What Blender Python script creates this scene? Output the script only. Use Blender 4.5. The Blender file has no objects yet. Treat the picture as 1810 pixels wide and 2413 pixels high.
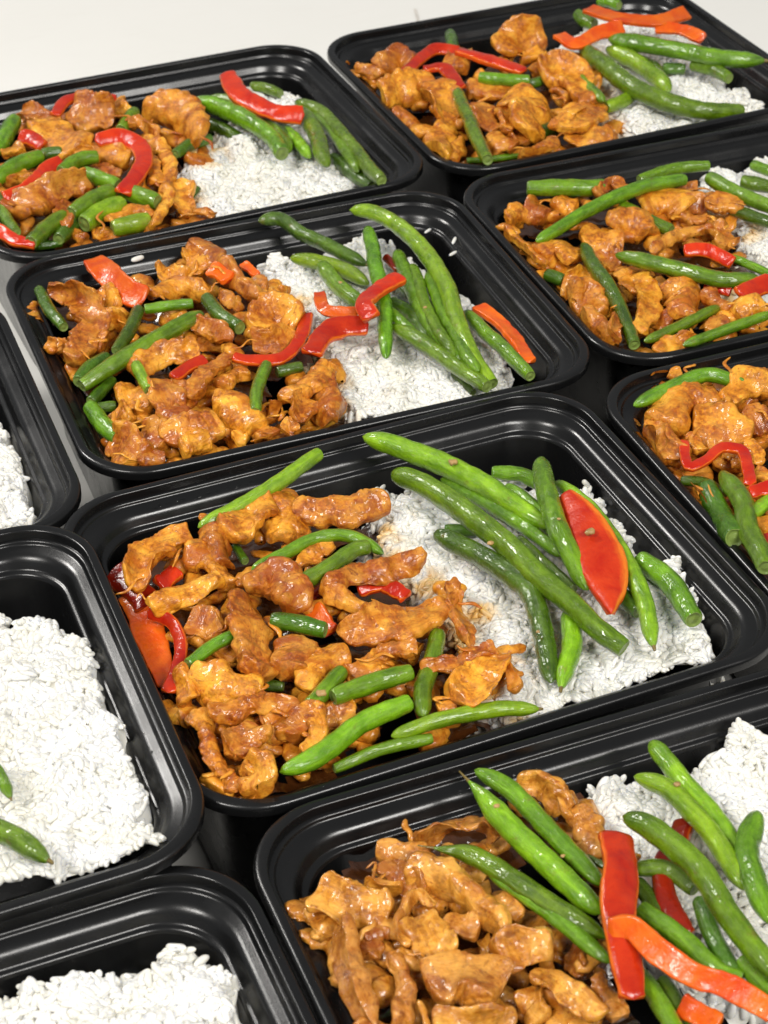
import bpy, math, random
import numpy as np
from mathutils import Matrix, Vector

# ------------------------------------------------------------------ camera, world, lamps, exposure
scene = bpy.context.scene
RIM = 0.080                                   # height of the container rims above the table (m)
cam_data = bpy.data.cameras.new("camera")
cam_data.sensor_fit = 'HORIZONTAL'
cam_data.sensor_width = 36.0
cam_data.lens = 36.0 * 4609.2 / 1810.0
cam_data.clip_start = 0.01
cam_data.clip_end = 30.0
cam_data.dof.use_dof = True
cam_data.dof.focus_distance = 0.72
cam_data.dof.aperture_fstop = 40.0
cam = bpy.data.objects.new("camera", cam_data)
scene.collection.objects.link(cam)
CAM = Vector((-0.22837, -0.50528, 0.43955 + RIM))
FWD = Vector((0.31808878, 0.7361593, -0.59740188)).normalized()
RGT = Vector((0.91654066, -0.39991291, -0.00478456)).normalized()
UPV = RGT.cross(FWD).normalized()
m = Matrix((RGT, UPV, -FWD)).transposed().to_4x4()
m.translation = CAM
cam.matrix_world = m
scene.camera = cam

world = bpy.data.worlds.new("World")
scene.world = world
world.use_nodes = True
bg = world.node_tree.nodes["Background"]
bg.inputs[0].default_value = (0.96, 0.98, 1.0, 1)
bg.inputs[1].default_value = 0.21

def area_lamp(name, loc, target, sx, sy, power, col):
    d = bpy.data.lights.new(name, 'AREA')
    d.shape = 'RECTANGLE'; d.size = sx; d.size_y = sy; d.energy = power; d.color = col
    o = bpy.data.objects.new(name, d); scene.collection.objects.link(o)
    o.location = loc
    o.rotation_euler = (Vector(target) - Vector(loc)).to_track_quat('-Z', 'Y').to_euler()
    return o
# ceiling fittings of the room: a broad panel behind the camera, two small ones to the left and beyond
area_lamp("ceiling_lamp_front", (0.30, -1.75, 1.75), (0, 0.05, 0), 1.10, 0.60, 44, (1.0, 0.97, 0.925))
area_lamp("ceiling_lamp_back", (-0.95, 1.75, 1.80), (0, 0.1, 0), 0.45, 0.45, 24, (1.0, 0.965, 0.915))
area_lamp("ceiling_lamp_left", (-1.35, -0.45, 1.75), (0, 0.1, 0), 0.40, 0.40, 24, (1.0, 0.965, 0.915))

scene.render.engine = 'CYCLES'
scene.cycles.use_denoising = True
scene.cycles.max_bounces = 8
scene.cycles.diffuse_bounces = 4
scene.cycles.glossy_bounces = 4
scene.view_settings.view_transform = 'Standard'
scene.view_settings.look = 'None'
scene.view_settings.exposure = 0.15
scene.view_settings.gamma = 1.0
scene.view_settings.use_curve_mapping = False

BOX_POSE = {
  'A': (0.0313, 0.3700, 0.0024),
  'B': (0.2561, 0.3657, -0.0032),
  'C': (0.0255, 0.1844, -0.0428),
  'D': (0.2485, 0.1762, -0.0355),
  'E': (0.2243, -0.0098, -0.0291),
  'F': (0.0000, 0.0000, 0.0000),
  'G': (0.0056, -0.1862, -0.0257),
  'H': (-0.2012, 0.1731, -0.0408),
  'I': (-0.2157, -0.0115, -0.0386),
  'J': (-0.2174, -0.1894, -0.0179),
}
FOOD = """
b A k 22.4,28.9,4,4.98 32.2,21,4,4.97 41.5,-3.2,4,4.89 46.1,-27.8,4,4.81 44.5,-45.8,4,4.75
b A - 35.1,37.7,0,4.03 44.5,28.3,0,4.02 52.7,1,0,3.95 53.7,-25.4,0,3.88 50.2,-39.5,0,3.83
b A l 57.2,-2,-1,3.62 60.2,-22.8,-1,3.57 59.9,-46.3,-1,3.51
b A - 71.8,-1.2,3,4.75 68.9,-29.4,3,4.65 63.7,-52.3,3,4.57 61.3,-66.4,3,4.51
b A k 74.9,14,1,4.42 82.5,-6.4,1,4.36 82.3,-37.3,1,4.26 80.5,-64.6,1,4.17 79.1,-89.8,2.5,4.1
b A d 27.3,24.7,-6,3.87 33.4,10.4,-6,3.84 38.2,-3.2,-6,3.8
b A d 73.5,-41.4,-6,3.87 75.8,-62.5,-6,3.81 79,-77.4,-6,3.77
b A - 64.8,50.4,-4,3.09 70.9,45.2,-4,3.08 75.7,34.9,-4,3.07
b A - -62.6,56.4,0,5.02 -71.5,40.7,0,4.95 -82.2,20.2,0,4.86
b A - -91.2,-10.5,2,4.35 -78.9,-2.6,2,4.4 -64,4.4,2,4.44
b A d -62.1,9.6,0,3.58 -52.6,8.4,0,3.58
b A - -60.4,-17,2,4.13 -48.2,-8.8,2,4.17 -38.3,-8.7,2,4.18
b A - -48.9,-19.3,0,4.52 -42.9,-29.4,0,4.49 -37.7,-37.7,0,4.47
b A - -38.7,-45.2,1,4.81 -32.7,-54.6,1,4.79 -26.3,-64.3,1,4.76
b A k -43.1,-47.5,3,4.67 -56.6,-54.3,3,4.62 -67.7,-61.9,3,4.57
b A - -70.8,-59.2,1,4.59 -83.4,-68.6,1,4.53 -92.2,-78.1,1,4.48
b A l -41.5,-57.7,0,5.5 -52.7,-61.1,0,5.46 -63.7,-68.6,0,5.41
b A l -52.2,-75.2,-2,4.57 -43.4,-75.1,-2,4.58 -34.5,-74.9,-2,4.59
b A - -94.1,-25.4,0,3.44 -95.6,-47.4,0,3.38 -94.8,-62.8,0,3.34
b A d -94.2,-69.6,-5,2.14 -86.3,-72,-5,2.15 -76.7,-73.1,-5,2.15
b A - -3.4,41.1,-2,4.13 -9.8,33.9,-2,4.1 -17.1,24,-2,4.07
b A d -0.9,-13.6,-2,3.53 9.9,-5.9,-2,3.56 21.8,-3.2,-2,3.58
b A d -7,-52,-6,2.62 0.2,-46.4,-6,2.63
b A d -78.6,-74.2,-2,4.17 -71.1,-65.4,-2,4.21 -65.1,-59.8,-2,4.24
b A d 48.9,28.7,-1,3.89 55.3,0.5,-1,3.82 56.8,-24.5,-1,3.76
b A - 79.6,8,-1,3.87 81.3,-19.4,-1,3.8 78.4,-50,-1,3.71 75.4,-70.1,-1,3.65
p A - -45.6,42.7,4,3.02 -36,56.9,4,3.06 -23.9,58.3,4,3.07 -11.1,48,4,3.06
p A - -36.2,3.9,5,4.22 -24.4,3.3,5,4.23 -17.7,-9.2,5,4.2 -20.4,-26.4,5,4.15 -29.5,-41.8,5,4.08 -41,-55.5,5,4.02
p A - 48.9,44.7,9,5 46.1,19.8,9,4.9 49.7,3,9,4.85 56,-11.5,9,4.81 67.3,-19.9,9,4.8
p A - 40.8,31.4,2,1.74 47.8,27.2,2,1.74
p A - -56.7,-9.4,4,3.52 -65.8,-14.3,4,3.5 -78,-28.1,4,3.45 -93.2,-35.6,4,3.41
p A - -68.4,28.7,3,3.87 -63.7,24,3,3.86 -60.8,13.2,3,3.84
p A - -103.5,-56.9,1,3.11 -97.9,-72.3,1,3.08 -90,-79.1,1,3.07
c A - -57.7,64.3,0,4.26 -52.7,55.3,0,4.24 -47.6,39.7,-0,4.2
c A - -52.8,39.8,1,8.84 -47.8,19.8,1,8.72 -39,4.7,1,8.65
c A - -35,52.3,0,7.65 -26.1,43.3,0,7.62 -14.1,39.5,0,7.63
c A - -7.1,60.5,-3,4.19 -8.1,43.9,-3,4.14
c A - 3,40,3,8.32 10.8,28,3,8.27 15.5,9.3,3,8.17 14.5,-11.3,3,8.04
c A - 1.8,15.2,-4,3.67 8.3,5.8,-4,3.66 17.8,1.5,-4,3.66
c A - -48,1.6,0,5.23 -33.5,1.3,0,5.25 -23.2,-12.6,0,5.22
c A - -12.4,25.5,0,3.41 -5.6,20.8,0,3.41 -2.2,6.3,0,3.38
c A - -7.6,10.9,-1,3.52 -6.8,1,-1,3.49 -4.5,-12.6,-1,3.46
c A - -13.6,-13.9,0,3.32 -17.1,-30.6,0,3.27 -20.3,-44.1,0,3.23
c A - -6.4,-14.7,1,3.96 -11.5,-38.3,1,3.88 -21.9,-62.8,1,3.79 -36.2,-86.8,1.5,3.71
c A - -8.6,-42.1,-2,4.63 -11.6,-58.3,-2,4.57 -15.8,-76.3,-2,4.5
c A - -14.6,-76.8,0,1.58 -9.3,-80,0,1.58 -5,-85.7,-0.5,1.57
c A - -80.6,16.3,0,4.72 -69.4,19.1,0,4.75
c A - -85.8,-12.4,-1,3.87 -73,-7.8,-1,3.9
c A - -92,-46.8,3,6.77 -83.3,-42.3,3,6.81 -70.4,-36.6,3,6.87 -51.2,-27.7,3,6.96
c A - -65.5,-46.1,1,3.18 -70.5,-58,1,3.14 -71.8,-71.1,1,3.11
c A - -37.6,-9.4,-2,2.67 -36,-19.2,-2,2.65 -32.7,-25.3,-2,2.64
c A - -52.9,-74.2,1,2.64 -40.8,-65.7,1,2.67 -31.4,-74.1,1,2.66
c A - -68.6,-67.2,-3,2.77 -66.7,-77.6,-3,2.75
c A - -25,-37.2,-5,4.38 -25.4,-54.5,-5,4.32 -26.5,-65.4,-5,4.28
c A - -60.7,-69.4,-5,3.01 -53.8,-75.3,-5,3.01
b B k 15.2,11.9,4,5.47 15.2,-13.5,5,5.37 16.2,-40.8,4,5.27 24,-60.8,2,5.22 38.6,-76.5,0,5.19 61.4,-81.4,-3,5.22
b B s 31.8,11.1,6,5.49 48,-3.9,6,5.46 63.2,-20.3,6,5.42 75.6,-35.3,6,5.39 96.7,-45.3,5,5.39
b B l 30.4,10.8,1,5.07 37.1,-9.5,1,5.01 37.4,-32,1,4.93 34.4,-52.4,1,4.85
b B - 65.7,-22.9,-1,4.01 72.5,-33.5,-1,3.99 74.7,-47.4,-1,3.95
b B - 58.1,71.4,2,3.49 62.7,67.2,2,3.49 65.7,58.6,2,3.47
b B - 40.1,61.5,0,3.91 39.8,51.3,0,3.88 41.9,44.2,-0,3.87
b B d 43.9,1.9,-4,3.77 47.9,-5.6,-4,3.75 49.6,-17,-4,3.72
b B d 52,-15.8,-4,3.73 63.1,-20.8,-4,3.73
b B - 0.5,-3.8,3,3.26 -2.7,-26.4,3,3.21 -4.8,-52.1,3,3.15
b B - -50.8,0.6,3,3.64 -40.2,-7.8,3,3.63 -28.5,-14.1,3,3.63
b B d -28.2,-10.6,0,2.94 -22.8,-10.9,-0,2.95 -16.1,-8.7,-0,2.96
b B k -68.7,-7.8,3,4.3 -79.4,-48,3,4.16 -88.8,-87.5,3,4.02
b B - -90.5,-67.3,-6,1.85 -77.3,-71.9,-6,1.86 -63,-74.4,-6,1.86
b B d -37.3,66.1,-0,4.13 -41.3,55.1,0,4.09 -48.7,37,0,4.03
b B l -2.2,-50.9,-2,3.99 6,-48.6,-2,4 18.2,-42.3,-2,4.04
b B d -42.5,-53.3,-7,4.35 -29.6,-50.5,-7,4.38
p B o 36.5,44.8,10,4.87 42.4,31.1,10,4.84 50.2,21.1,10,4.82 65.4,12.7,10,4.81 85.8,17.4,10,4.85
p B o 6.1,20.7,9,4.18 9.5,6.4,9,4.14 26.4,13.6,9,4.18 44.9,17.3,9,4.22
p B o 61.1,10.7,8,3.78 72.5,1.6,8,3.77 77.3,-14.3,8,3.74
p B - -95.9,9.6,5,3.2 -73.7,30,5,3.26 -58.1,40.2,5,3.3 -47.8,31.7,5,3.29
p B - -49.4,31.8,6,4.15 -39,13.9,6,4.11 -28.5,-7.6,6,4.06
p B - -75.7,18.8,5,3.52 -64.8,15.5,5,3.52 -67.7,-11.2,5,3.45
c B - -101.9,49.3,-0,3.29 -98.3,41.3,0,3.28 -93.6,32.5,0,3.26
c B - -93.3,34.9,2,7.45 -79.9,45.9,2,7.53 -77.7,31.6,2,7.46
c B - -107.5,1.8,2.5,6.38 -86.8,11.1,-0,6.44 -73.2,10.5,0,6.46
c B - -78.7,8.7,1,9.24 -79.2,-10.8,1,9.11 -86.7,-36.8,1,8.91
c B - -82.7,-29.9,-2,5.45 -94.8,-46.4,-2,5.36 -108.7,-68.6,2,5.28
c B - -100.2,-5.4,-4,6.35 -99,-19.8,-4,6.29 -99.2,-39.9,-4,6.19
c B - -86.2,-51.8,-2,3.48 -92.5,-60.5,-2,3.45 -101.1,-71.1,-2,3.41
c B - -55.4,32.3,0,6.59 -45.8,22.4,0,6.57
c B - -56.8,2.6,-2,5.06 -47.1,-9.7,-2,5.03 -36.6,-13.6,-2,5.03
c B - -25.4,31.8,1,7.51 -6.3,40.9,1,7.6 7.4,38.8,1,7.62
c B - -14,25.2,-3,6.07 -0.5,23.1,-3,6.09
c B - -17.4,2.8,-1,4.41 -1.4,8.9,-1,4.45 14.1,7.7,-1,4.46
c B - -36,-19.9,2,9.72 -41.1,-42.3,2,9.55 -56,-62.8,2,9.36
c B - -20.1,-16.2,2,6.71 -8.6,-12.2,2,6.76 -8.4,-26.8,2,6.69 -13.1,-46,2,6.59
c B - -16.5,-23.2,-1,4.88 -15.3,-34.4,-1,4.85
c B - -63.8,-23.4,-1,6.74 -66.1,-34.5,-1,6.68 -71,-52.6,-1,6.58
c B - -53.7,-30.9,1,4.25 -57.4,-43,1,4.21 -62.4,-57.6,1,4.16
c B - -73.4,-59.2,-2,5.61 -65.2,-71,-2,5.58
c B - -70.7,-87.6,1.5,3.92 -59.7,-83.4,1,3.95 -44.6,-77.1,1,3.99
c B - -32,-54.3,1,8.14 -27.8,-68,1,8.07 -10.3,-55.4,1,8.19
c B - -33.6,-68,-3,4.98 -26,-76.4,-3,4.96 -12.7,-77.3,-3,4.98
c B - 12.3,-7.9,-2,4.41 4.6,-26.6,-2,4.35
c B - -9.2,-37.7,-3,4.44 -5.2,-53.5,-3,4.39
c B - -46.5,17.5,-4,4.99 -44.4,5.5,-4,4.95
c B - -57.4,-49.5,-5,4.74 -56.7,-63.2,-5,4.7
r B - 11.6,44.5,-9 46.1,70.1,-9 70.4,80.3,-6.5 98.1,36.4,-9 97.1,14.4,-9 84.7,-28.6,-9 85.3,-61.8,-9 76.9,-89.8,-9 45.2,-90.4,-9 -6.6,-87.7,-9 0.7,-60.1,-9 -0.6,-23.8,-9 1.4,19.8,-9
b C d -97.1,61.4,0,3.07 -96.1,41.8,0,3.02 -94.3,25.5,0,2.98
b C d -60.5,22.6,4,3.09 -70.2,5.9,4,3.04 -79.7,-7.2,4,2.99
b C k -36.7,8.2,5,4.17 -58.8,-4.4,5,4.09 -77.5,-13.9,4,4.03 -98.7,-22.7,1,3.98
b C d -82.5,-3.2,0,3.69 -91.7,-10.2,0,3.65 -98.8,-18.8,0,3.62
b C - -58.7,21.8,4,2.8 -47.8,20,4,2.8 -38,17.9,4,2.81
b C d -31,22.2,3,3.93 -29.3,5.8,3,3.88 -24.6,-7.3,3,3.84
b C l -75.2,-22.3,5,2.95 -75.2,-32.7,5,2.93 -75.3,-43.7,5,2.9
b C k -99,-37.2,0,3.93 -96.8,-52.4,0,3.88 -94.1,-63.9,0,3.84
b C d -95.5,-34.8,-4,2.45 -88,-35.9,-4,2.45
b C d -96.4,-29,-4,2.93 -90.5,-23,-4,2.96 -83.8,-16.2,-4,2.98
b C - -23.5,-40.1,4,3.15 -33.5,-56.8,4,3.09 -39.6,-72.5,4,3.04
b C d -19.6,-41.2,-1,2.97 -8.6,-40.4,-1,2.99
b C sd 11.1,75.6,6,3.79 21.1,73.9,6,3.79 26.8,60.1,4,3.76 36.3,43,3,3.72 45.7,26.3,2,3.68
b C lk 52.3,64.6,9,4.59 61.5,56.6,10,4.57 67.3,38.7,10,4.51 69.1,14.4,10,4.42 66.8,-13.7,9,4.32 61.4,-41.1,7,4.21 58.5,-64.4,4,4.13 59.4,-83.7,1,4.07
b C - 55.6,52.2,5,4.17 47.5,20.1,6,4.04 40,-7.5,6,3.94 32.8,-30.1,4,3.85 26,-50,1,3.79
b C l 16.7,48,0,3.72 26.8,39.7,0,3.71 35.9,27.7,0,3.68 41.4,12.1,0,3.64
b C - 26.8,32.5,1,4.17 28,14.5,1,4.11 31.3,-3.8,1,4.05
b C - 61.6,30.9,3,3.91 57.4,3.2,3,3.81 52.5,-26.6,3,3.71 52.2,-49.1,3,3.64 53.1,-66.8,3,3.58
b C - 63.1,13.7,5,3.37 55.8,-15.9,5,3.28 52.4,-41.5,5,3.2 50.5,-64.7,5,3.13
b C k 37.2,-26.4,2,3.97 43.5,-44,2,3.92 49,-66.2,2,3.85 55.4,-87.2,2,3.78
b C k 70.9,-27.2,2,3.55 72.8,-51.8,2,3.47 75.2,-86.3,2,3.37
b C d 45.9,-4,-1,3.79 49,-18,-1,3.74 49.4,-39.2,-1,3.68
b C d 55,16.6,-2,3.1 56.5,-0.3,-2,3.05
b C d 50.8,-62.3,-5,2.08 53.2,-78.3,-5,2.05
b C - 66,4.3,5,3.54 59.7,-31.1,5,3.42 55.8,-61.4,5,3.33 54.8,-79.7,5,3.27
b C - 35.9,-10.4,2,3.28 40.2,-19.9,2,3.25 42.9,-38.1,2,3.2
p C o -69.5,71.7,4,5.82 -65.5,54.5,4,5.74 -61.5,37.8,4,5.66 -56.5,29.4,4,5.63
p C - -35,-27.1,3,2.7 -27.4,-33.4,3,2.69 -16.1,-35.9,3,2.7 -4.3,-25.4,3,2.73 5.8,-6,3,2.79
p C - -61.8,-31.3,1,2.95 -53.1,-25.2,1,2.98 -44.8,-22.7,1,2.99
p C o -22.8,41.6,6,3.8 -18.2,28.8,6,3.76
p C o -5.6,48.8,1,2.29 -3.1,36.6,1,2.27
p C o 15.6,5,5,2.73 13.1,-8.8,5,2.69 18.6,-14.2,5,2.68 25.3,-17.5,5,2.68
p C - 49.8,-5.5,12,4.5 38,-11.5,12,4.46 26.9,-21.1,12,4.41 25.1,-33.7,12,4.35
p C g -4.4,-40.3,5,5.02 5.5,-28.6,5,5.09 14.7,-24.7,5,5.13 26.4,-27.5,5,5.14
p C o 78.6,-23.7,0,3.85 81.6,-36.6,0,3.81 82.5,-54,0,3.76 80.6,-73.5,0,3.69
p C d 56.5,31.4,1,2.15 58.1,18.1,1,2.13
c C - -94.4,56.6,2,5.6 -84,48.2,2,5.58 -81.3,28.1,2,5.49 -86.9,12,2,5.4 -96.8,-3.8,2,5.3
c C - -101.7,21.2,-2,3.16 -96.4,11.7,-2,3.14
c C - -77.6,43.2,1,3.75 -69.2,45.3,1,3.76 -68.7,33.3,1,3.73
c C - -80.2,23,0,4.58 -72.3,26.1,0,4.6 -67.4,21.1,0,4.59
c C - -85.8,11,0,4.13 -80.4,6.9,0,4.12
c C - -54.1,37.1,1,4.27 -40.3,39.2,1,4.29 -27.5,28.8,1,4.27
c C - -40.7,62.3,0,4.38 -38.1,54.5,0,4.36 -34.4,45.3,0,4.33
c C - -22.4,71.8,5,4.32 -17.5,57.2,5,4.28 -15.1,33.8,5,4.19 -9.1,12.8,4,4.13
c C - -26.2,67.2,1,4.84 -25.2,57.7,1,4.8 -26.3,46.9,1,4.75
c C - -5.1,31.9,1,3.39 -4.4,16.4,1,3.35
c C - -22.6,31.1,1,2.86 -17.3,10.9,1,2.81
c C - -2.6,15.4,0,3.85 8.2,21.9,0,3.89
c C - -21.4,-7.3,4,6.16 -8.5,-1.1,4,6.22 1.4,-9.2,4,6.2
c C - -22.5,-16.5,2,5.09 -14.1,-20.8,2,5.08 -4.2,-14.6,2,5.13
c C - -42.1,2.1,5,3.65 -36.3,-7.3,5,3.62 -31.5,-18.1,5,3.59
c C - -41.4,1,-2,3.27 -31.3,-13,-2,3.24
c C - -77.2,-21.2,2,4.97 -63.8,-14,2,5.03 -46.1,-15.7,2,5.05
c C - -80.6,-27.8,0,5.32 -79.8,-39.3,0,5.26 -78.1,-47.2,0,5.23
c C - -72.1,-31,1,6.36 -70.1,-46.5,1,6.27 -68.7,-61.5,1,6.19
c C - -61.5,-35.2,1,4.08 -63.8,-56.3,1,4
c C - -59.9,-52,3,3.36 -48.3,-36.2,3,3.43 -35.3,-25,3,3.48
c C - -46.6,-43.1,0,4.46 -31.4,-35.9,0,4.51
c C - -52.1,-58,2,7.17 -45.1,-63.5,2,7.15 -42.7,-78.7,2,7.06
c C - -26.2,-68.8,4,4.28 -14.2,-62.5,4,4.32 -0.7,-47.2,4,4.4
c C - -3.2,-48.5,2,4.97 -7.6,-69.2,2,4.87 -11.2,-85.8,2,4.79
c C - -25.7,-78.5,1,3.88 -13.8,-69.7,1,3.93
c C - -95.8,-61.5,0,6.13 -92.8,-69.6,0,6.09 -89.8,-82.7,0,6.02
c C - -83.9,-61,0,5.7 -76.1,-73.6,0,5.65
c C - -78.9,-71.2,3,5.73 -66.6,-74.3,3,5.74 -53.2,-72.6,3,5.78
c C - -73.8,-82.1,1,3.8 -60.7,-79.5,1,3.82
c C - -89.9,-81,0,2.88 -80.6,-82.9,-0,2.88
c C - -42.7,-82.7,-1,3.02 -32.6,-81.4,-1,3.03
c C - -31.4,-80.8,0,3.04 -25.1,-85.1,-0.5,3.03
c C - -88,-41.9,-2,3.93 -85.8,-53.5,-2,3.89
c C - -31.7,-60.7,-3,3.76 -29.4,-68.8,-3,3.73
c C - -50.6,26.8,-4,4.55 -43.4,15.6,-4,4.52
c C - -50.3,-76.3,-2,2.76 -44.8,-80.2,-2,2.75
r C - 8.6,66.6,-8 22.4,63.7,-8 56,71,-8 70.9,67.4,-8 74.8,46.9,-8 82.4,5.6,-8 84.1,-11.4,-8 76.1,-77.9,-8 77.9,-89.5,-8 36.7,-90.9,-8 -3.9,-92.9,-8 4.7,-35.4,-8 10.1,-9.5,-8 1.4,35.6,-8
b D k -81.9,60.8,5,4.58 -68.8,55.1,5,4.57 -55.6,49.7,5,4.57 -46.3,49.1,5,4.58
b D k -101.3,9.3,6,3.45 -78.2,20.8,7,3.51 -53.1,29.8,8,3.56 -30.9,36.1,8,3.6 -9.6,36.7,7,3.63
b D k -26.9,51.4,4,2.99 -6.1,53.6,4,3.01 11,49.7,4,3.02
b D kd -81.4,2.6,5,3.91 -84.5,-18.9,4,3.84 -87.4,-40.5,3,3.77 -95.1,-77.7,0,3.64
b D - -72.4,-13.6,6,4.13 -64,-27.1,7,4.1 -51.8,-41.7,7,4.06 -38.8,-52.6,6,4.04 -21.9,-54.2,4,4.07
b D - -45.9,31.7,2,3.87 -41,15.9,2,3.83 -35,2.6,2,3.79
b D - -91.7,-78.3,1,2.63 -75.7,-74.2,1,2.65 -47.2,-65.1,1,2.7
b D - -78.5,-88.2,1.5,2.62 -54.3,-82.9,1,2.65 -29.3,-78.7,1,2.68
b D - -19.4,-26.8,0,2.36 -14.4,-39.7,0,2.34 -11,-47.8,0,2.33
b D d -102.7,-5.1,-3,3.25 -97.1,-13.2,-3,3.23
b D - 3.4,36.4,6,4.13 7.6,18,6,4.07 15.7,-1.4,6,4.02
b D - 18.7,32,3,3.95 29.3,21,3,3.93
b D - 35.1,50.1,0,3.05 40.2,38.8,0,3.03
b D d 1.2,11.4,1,3.39 12.9,-7.1,1,3.36
p D - -40.6,-19,4,3.26 -31,-22.9,4,3.26 -25.4,-37.4,4,3.23
p D - -44.5,-46.6,2,2.39 -37.3,-57.1,2,2.37
p D - -37.3,-64.5,4,4.71 -28.2,-60.7,4,4.74 -17.7,-58.4,4,4.76
c D - -100.7,42,0,4.4 -87.1,50.3,0,4.45
c D - -86.2,52.1,0,5.79 -79.1,41.7,0,5.75
c D - -73.5,51.3,0,4.85 -65.1,41.4,0,4.83
c D - -104.4,35.1,1,3.9 -103.4,18.3,1,3.85 -102.8,-3.9,1,3.78
c D - -101.4,3.5,2,5.07 -90.6,7.1,2,5.11 -87.9,-5.9,2,5.05
c D - -72.9,18.2,1,5.65 -67.8,7.9,1,5.61 -59.7,1.6,1,5.6
c D - -60.5,20.7,3,5.77 -47.6,13.4,3,5.76 -46.1,3.4,3,5.71
c D - -54.6,43.3,6,2.84 -42.3,49.8,6,2.87 -40.5,41.9,6,2.85
c D - -36.2,31,2,5.3 -22.5,28.7,2,5.31 -20.8,16.2,2,5.26
c D - -12.7,38.9,1,4.03 -2.9,34.9,1,4.03
c D - -16.9,25.2,1,4.36 -5.5,20.6,1,4.36
c D - -10.3,16.4,4,3.95 -0.2,13.4,4,3.96 5.4,5.3,4,3.94
c D - -56.7,-16.4,5,2.44 -34.8,-7.2,5,2.47 -17.6,-8,5,2.48
c D - -16.4,-4.5,2,5.18 -15.4,-21.3,2,5.11
c D - -22.5,16.6,0,3.95 -12.2,8.2,0,3.94
c D - -97.5,-13.9,-2,5.56 -87.5,-21.8,-2,5.54
c D - -106.3,-35.7,2.5,6.31 -97.4,-35.6,1,6.32 -98.3,-49,1,6.24
c D - -108.3,-47.7,1.5,3.65 -102.8,-56.2,0,3.62 -102.2,-74,0,3.56
c D - -72.7,-18,0,3.33 -74.2,-40.3,0,3.26
c D - -66.5,-26.3,1,4.65 -72.3,-44.8,1,4.57 -89.1,-72.3,1,4.43
c D - -58.8,-39,2,7.71 -58.9,-53.9,2,7.61 -66.3,-69.2,2,7.49
c D - -49.2,-54.1,2,3.68 -43.8,-69.2,2,3.64
c D - -45.5,-74,2,4.83 -36.6,-73.9,2,4.85 -27.3,-75,2,4.86
c D - -61.3,-76.5,0,3.6 -48.5,-74.5,0,3.63
c D - -89.1,-81.9,-1,2.71 -68.4,-80.7,-1,2.73
c D - -94.4,-56,3,2.33 -104.1,-75.9,3,2.28
c D - -76.1,-1.2,-4,3.65 -70.1,-13.5,-4,3.62
c D - -73.1,-57.5,-4,3.49 -72.2,-65,-4,3.46
r D - 8.6,58.2,-8 29.8,79.2,-7.5 31.7,65.2,-8 50.2,69.6,-8 56.3,62.3,-8 4.8,-28.2,-8 -10.2,-14.1,-8 1.5,10.2,-8 1,36.4,-8
b E k -103.4,61.6,5,3.44 -86.3,65.9,6,3.47 -66.2,68.9,6,3.51 -53.2,61.2,4,3.5
b E d -104.4,18.2,-3,2.46 -98.4,10.6,-1,2.45 -95.9,1.2,-1,2.43
b E d -99.4,8.1,0,5.34 -102.9,-8.2,-1.5,5.23 -108.4,-27,3,5.16
b E k -92.8,8.5,5,4.65 -96,-9.7,5,4.56 -102.6,-29.6,5,4.45 -109.1,-49.8,5,4.35
b E l -94,-15.6,2,3.13 -82.5,-10.8,2,3.16
p E - -96.4,33.2,5,2.34 -103.2,17,5,2.3 -94.9,17.9,5,2.31 -85.1,22.7,5,2.33 -79,18,5,2.32 -83.9,4.8,5,2.29 -87.8,-3.4,5,2.26
p E - -91.4,-8.2,6,2.7 -87.6,-8.4,6,2.7 -81.4,-8.2,6,2.71
p E - -96.1,-29.3,2,3.3 -99.6,-40.8,2,3.26
c E - -76.7,82.5,0,2.64 -70.2,82.3,0,2.65
c E - -97,48.7,2,7.93 -80.2,59.7,2,8.07 -64.6,60.4,2,8.12
c E - -107.8,48.6,2,5.94 -103,40.7,1,5.89 -100.4,27.8,1,5.83
c E - -84.5,46.7,1,7.17 -73.4,39.1,1,7.14 -66.1,31.5,1,7.11
c E - -66.5,53.2,3,4.91 -54.6,59.4,3,4.96 -40.6,59.4,3,4.99
c E - -65.5,38.9,2,6.12 -53.8,37.1,2,6.14
c E - -70.9,25.9,2,2.9 -76,10.4,2,2.85
c E - -89.7,38.2,1,2.52 -91.5,28.6,1,2.5
c E - -108.2,8.1,1,2.13 -105.8,3.8,0,2.12
c E - -77.8,29.1,-3,2.52 -78.3,19,-3,2.49
c E - -78.5,8.8,0,2.85 -74.5,2.1,0,2.83
c E - -52.1,70.7,2,1.4 -44.9,71,2,1.4
c E - -92.1,-16.1,-1,3.74 -91.1,-24.5,-1,3.71
b F kl -62,52.9,2,3.35 -45.2,56.3,4,3.38 -29,61,6,3.42 -6.2,70.4,8,3.48
b F - -54.4,17.5,5,2.64 -41.4,21.5,5,2.67 -28.8,25.2,5,2.69 -18.2,23.6,5,2.7 -11.4,17.5,5,2.69 -7,7,5,2.67
b F k -46.7,0.8,6,3.27 -30.9,6.4,6,3.31 -17.5,11.8,6,3.35 -10.9,12,6,3.36
b F kd -57.1,-10.9,4,3.47 -48.9,-16,4,3.46 -42.1,-22.3,4,3.45
b F - -91.8,-21,5,2.49 -80.3,-16,5,2.51 -68.5,-13.3,5,2.54
b F - -62.1,-56.9,5,3.2 -53,-52,5,3.24 -45.3,-46.9,5,3.27
b F k -54.3,-58.4,6,3.6 -38.3,-55.8,6,3.64 -25,-56.2,6,3.66
b F kl -81.9,-81,4,3.92 -69.2,-79.5,4,3.95 -49.4,-71.9,4,4.02 -31.2,-68.1,4,4.08
b F k -28.8,-74.3,2,3.44 -23,-61.6,2,3.5 -15.5,-51.7,2,3.55 -6.8,-37.9,2,3.62
b F sl -41.3,-77.2,1,2.86 -23,-77.7,1,2.88 -5.3,-80.1,1,2.9 8.6,-84.6,1,2.91
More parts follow.
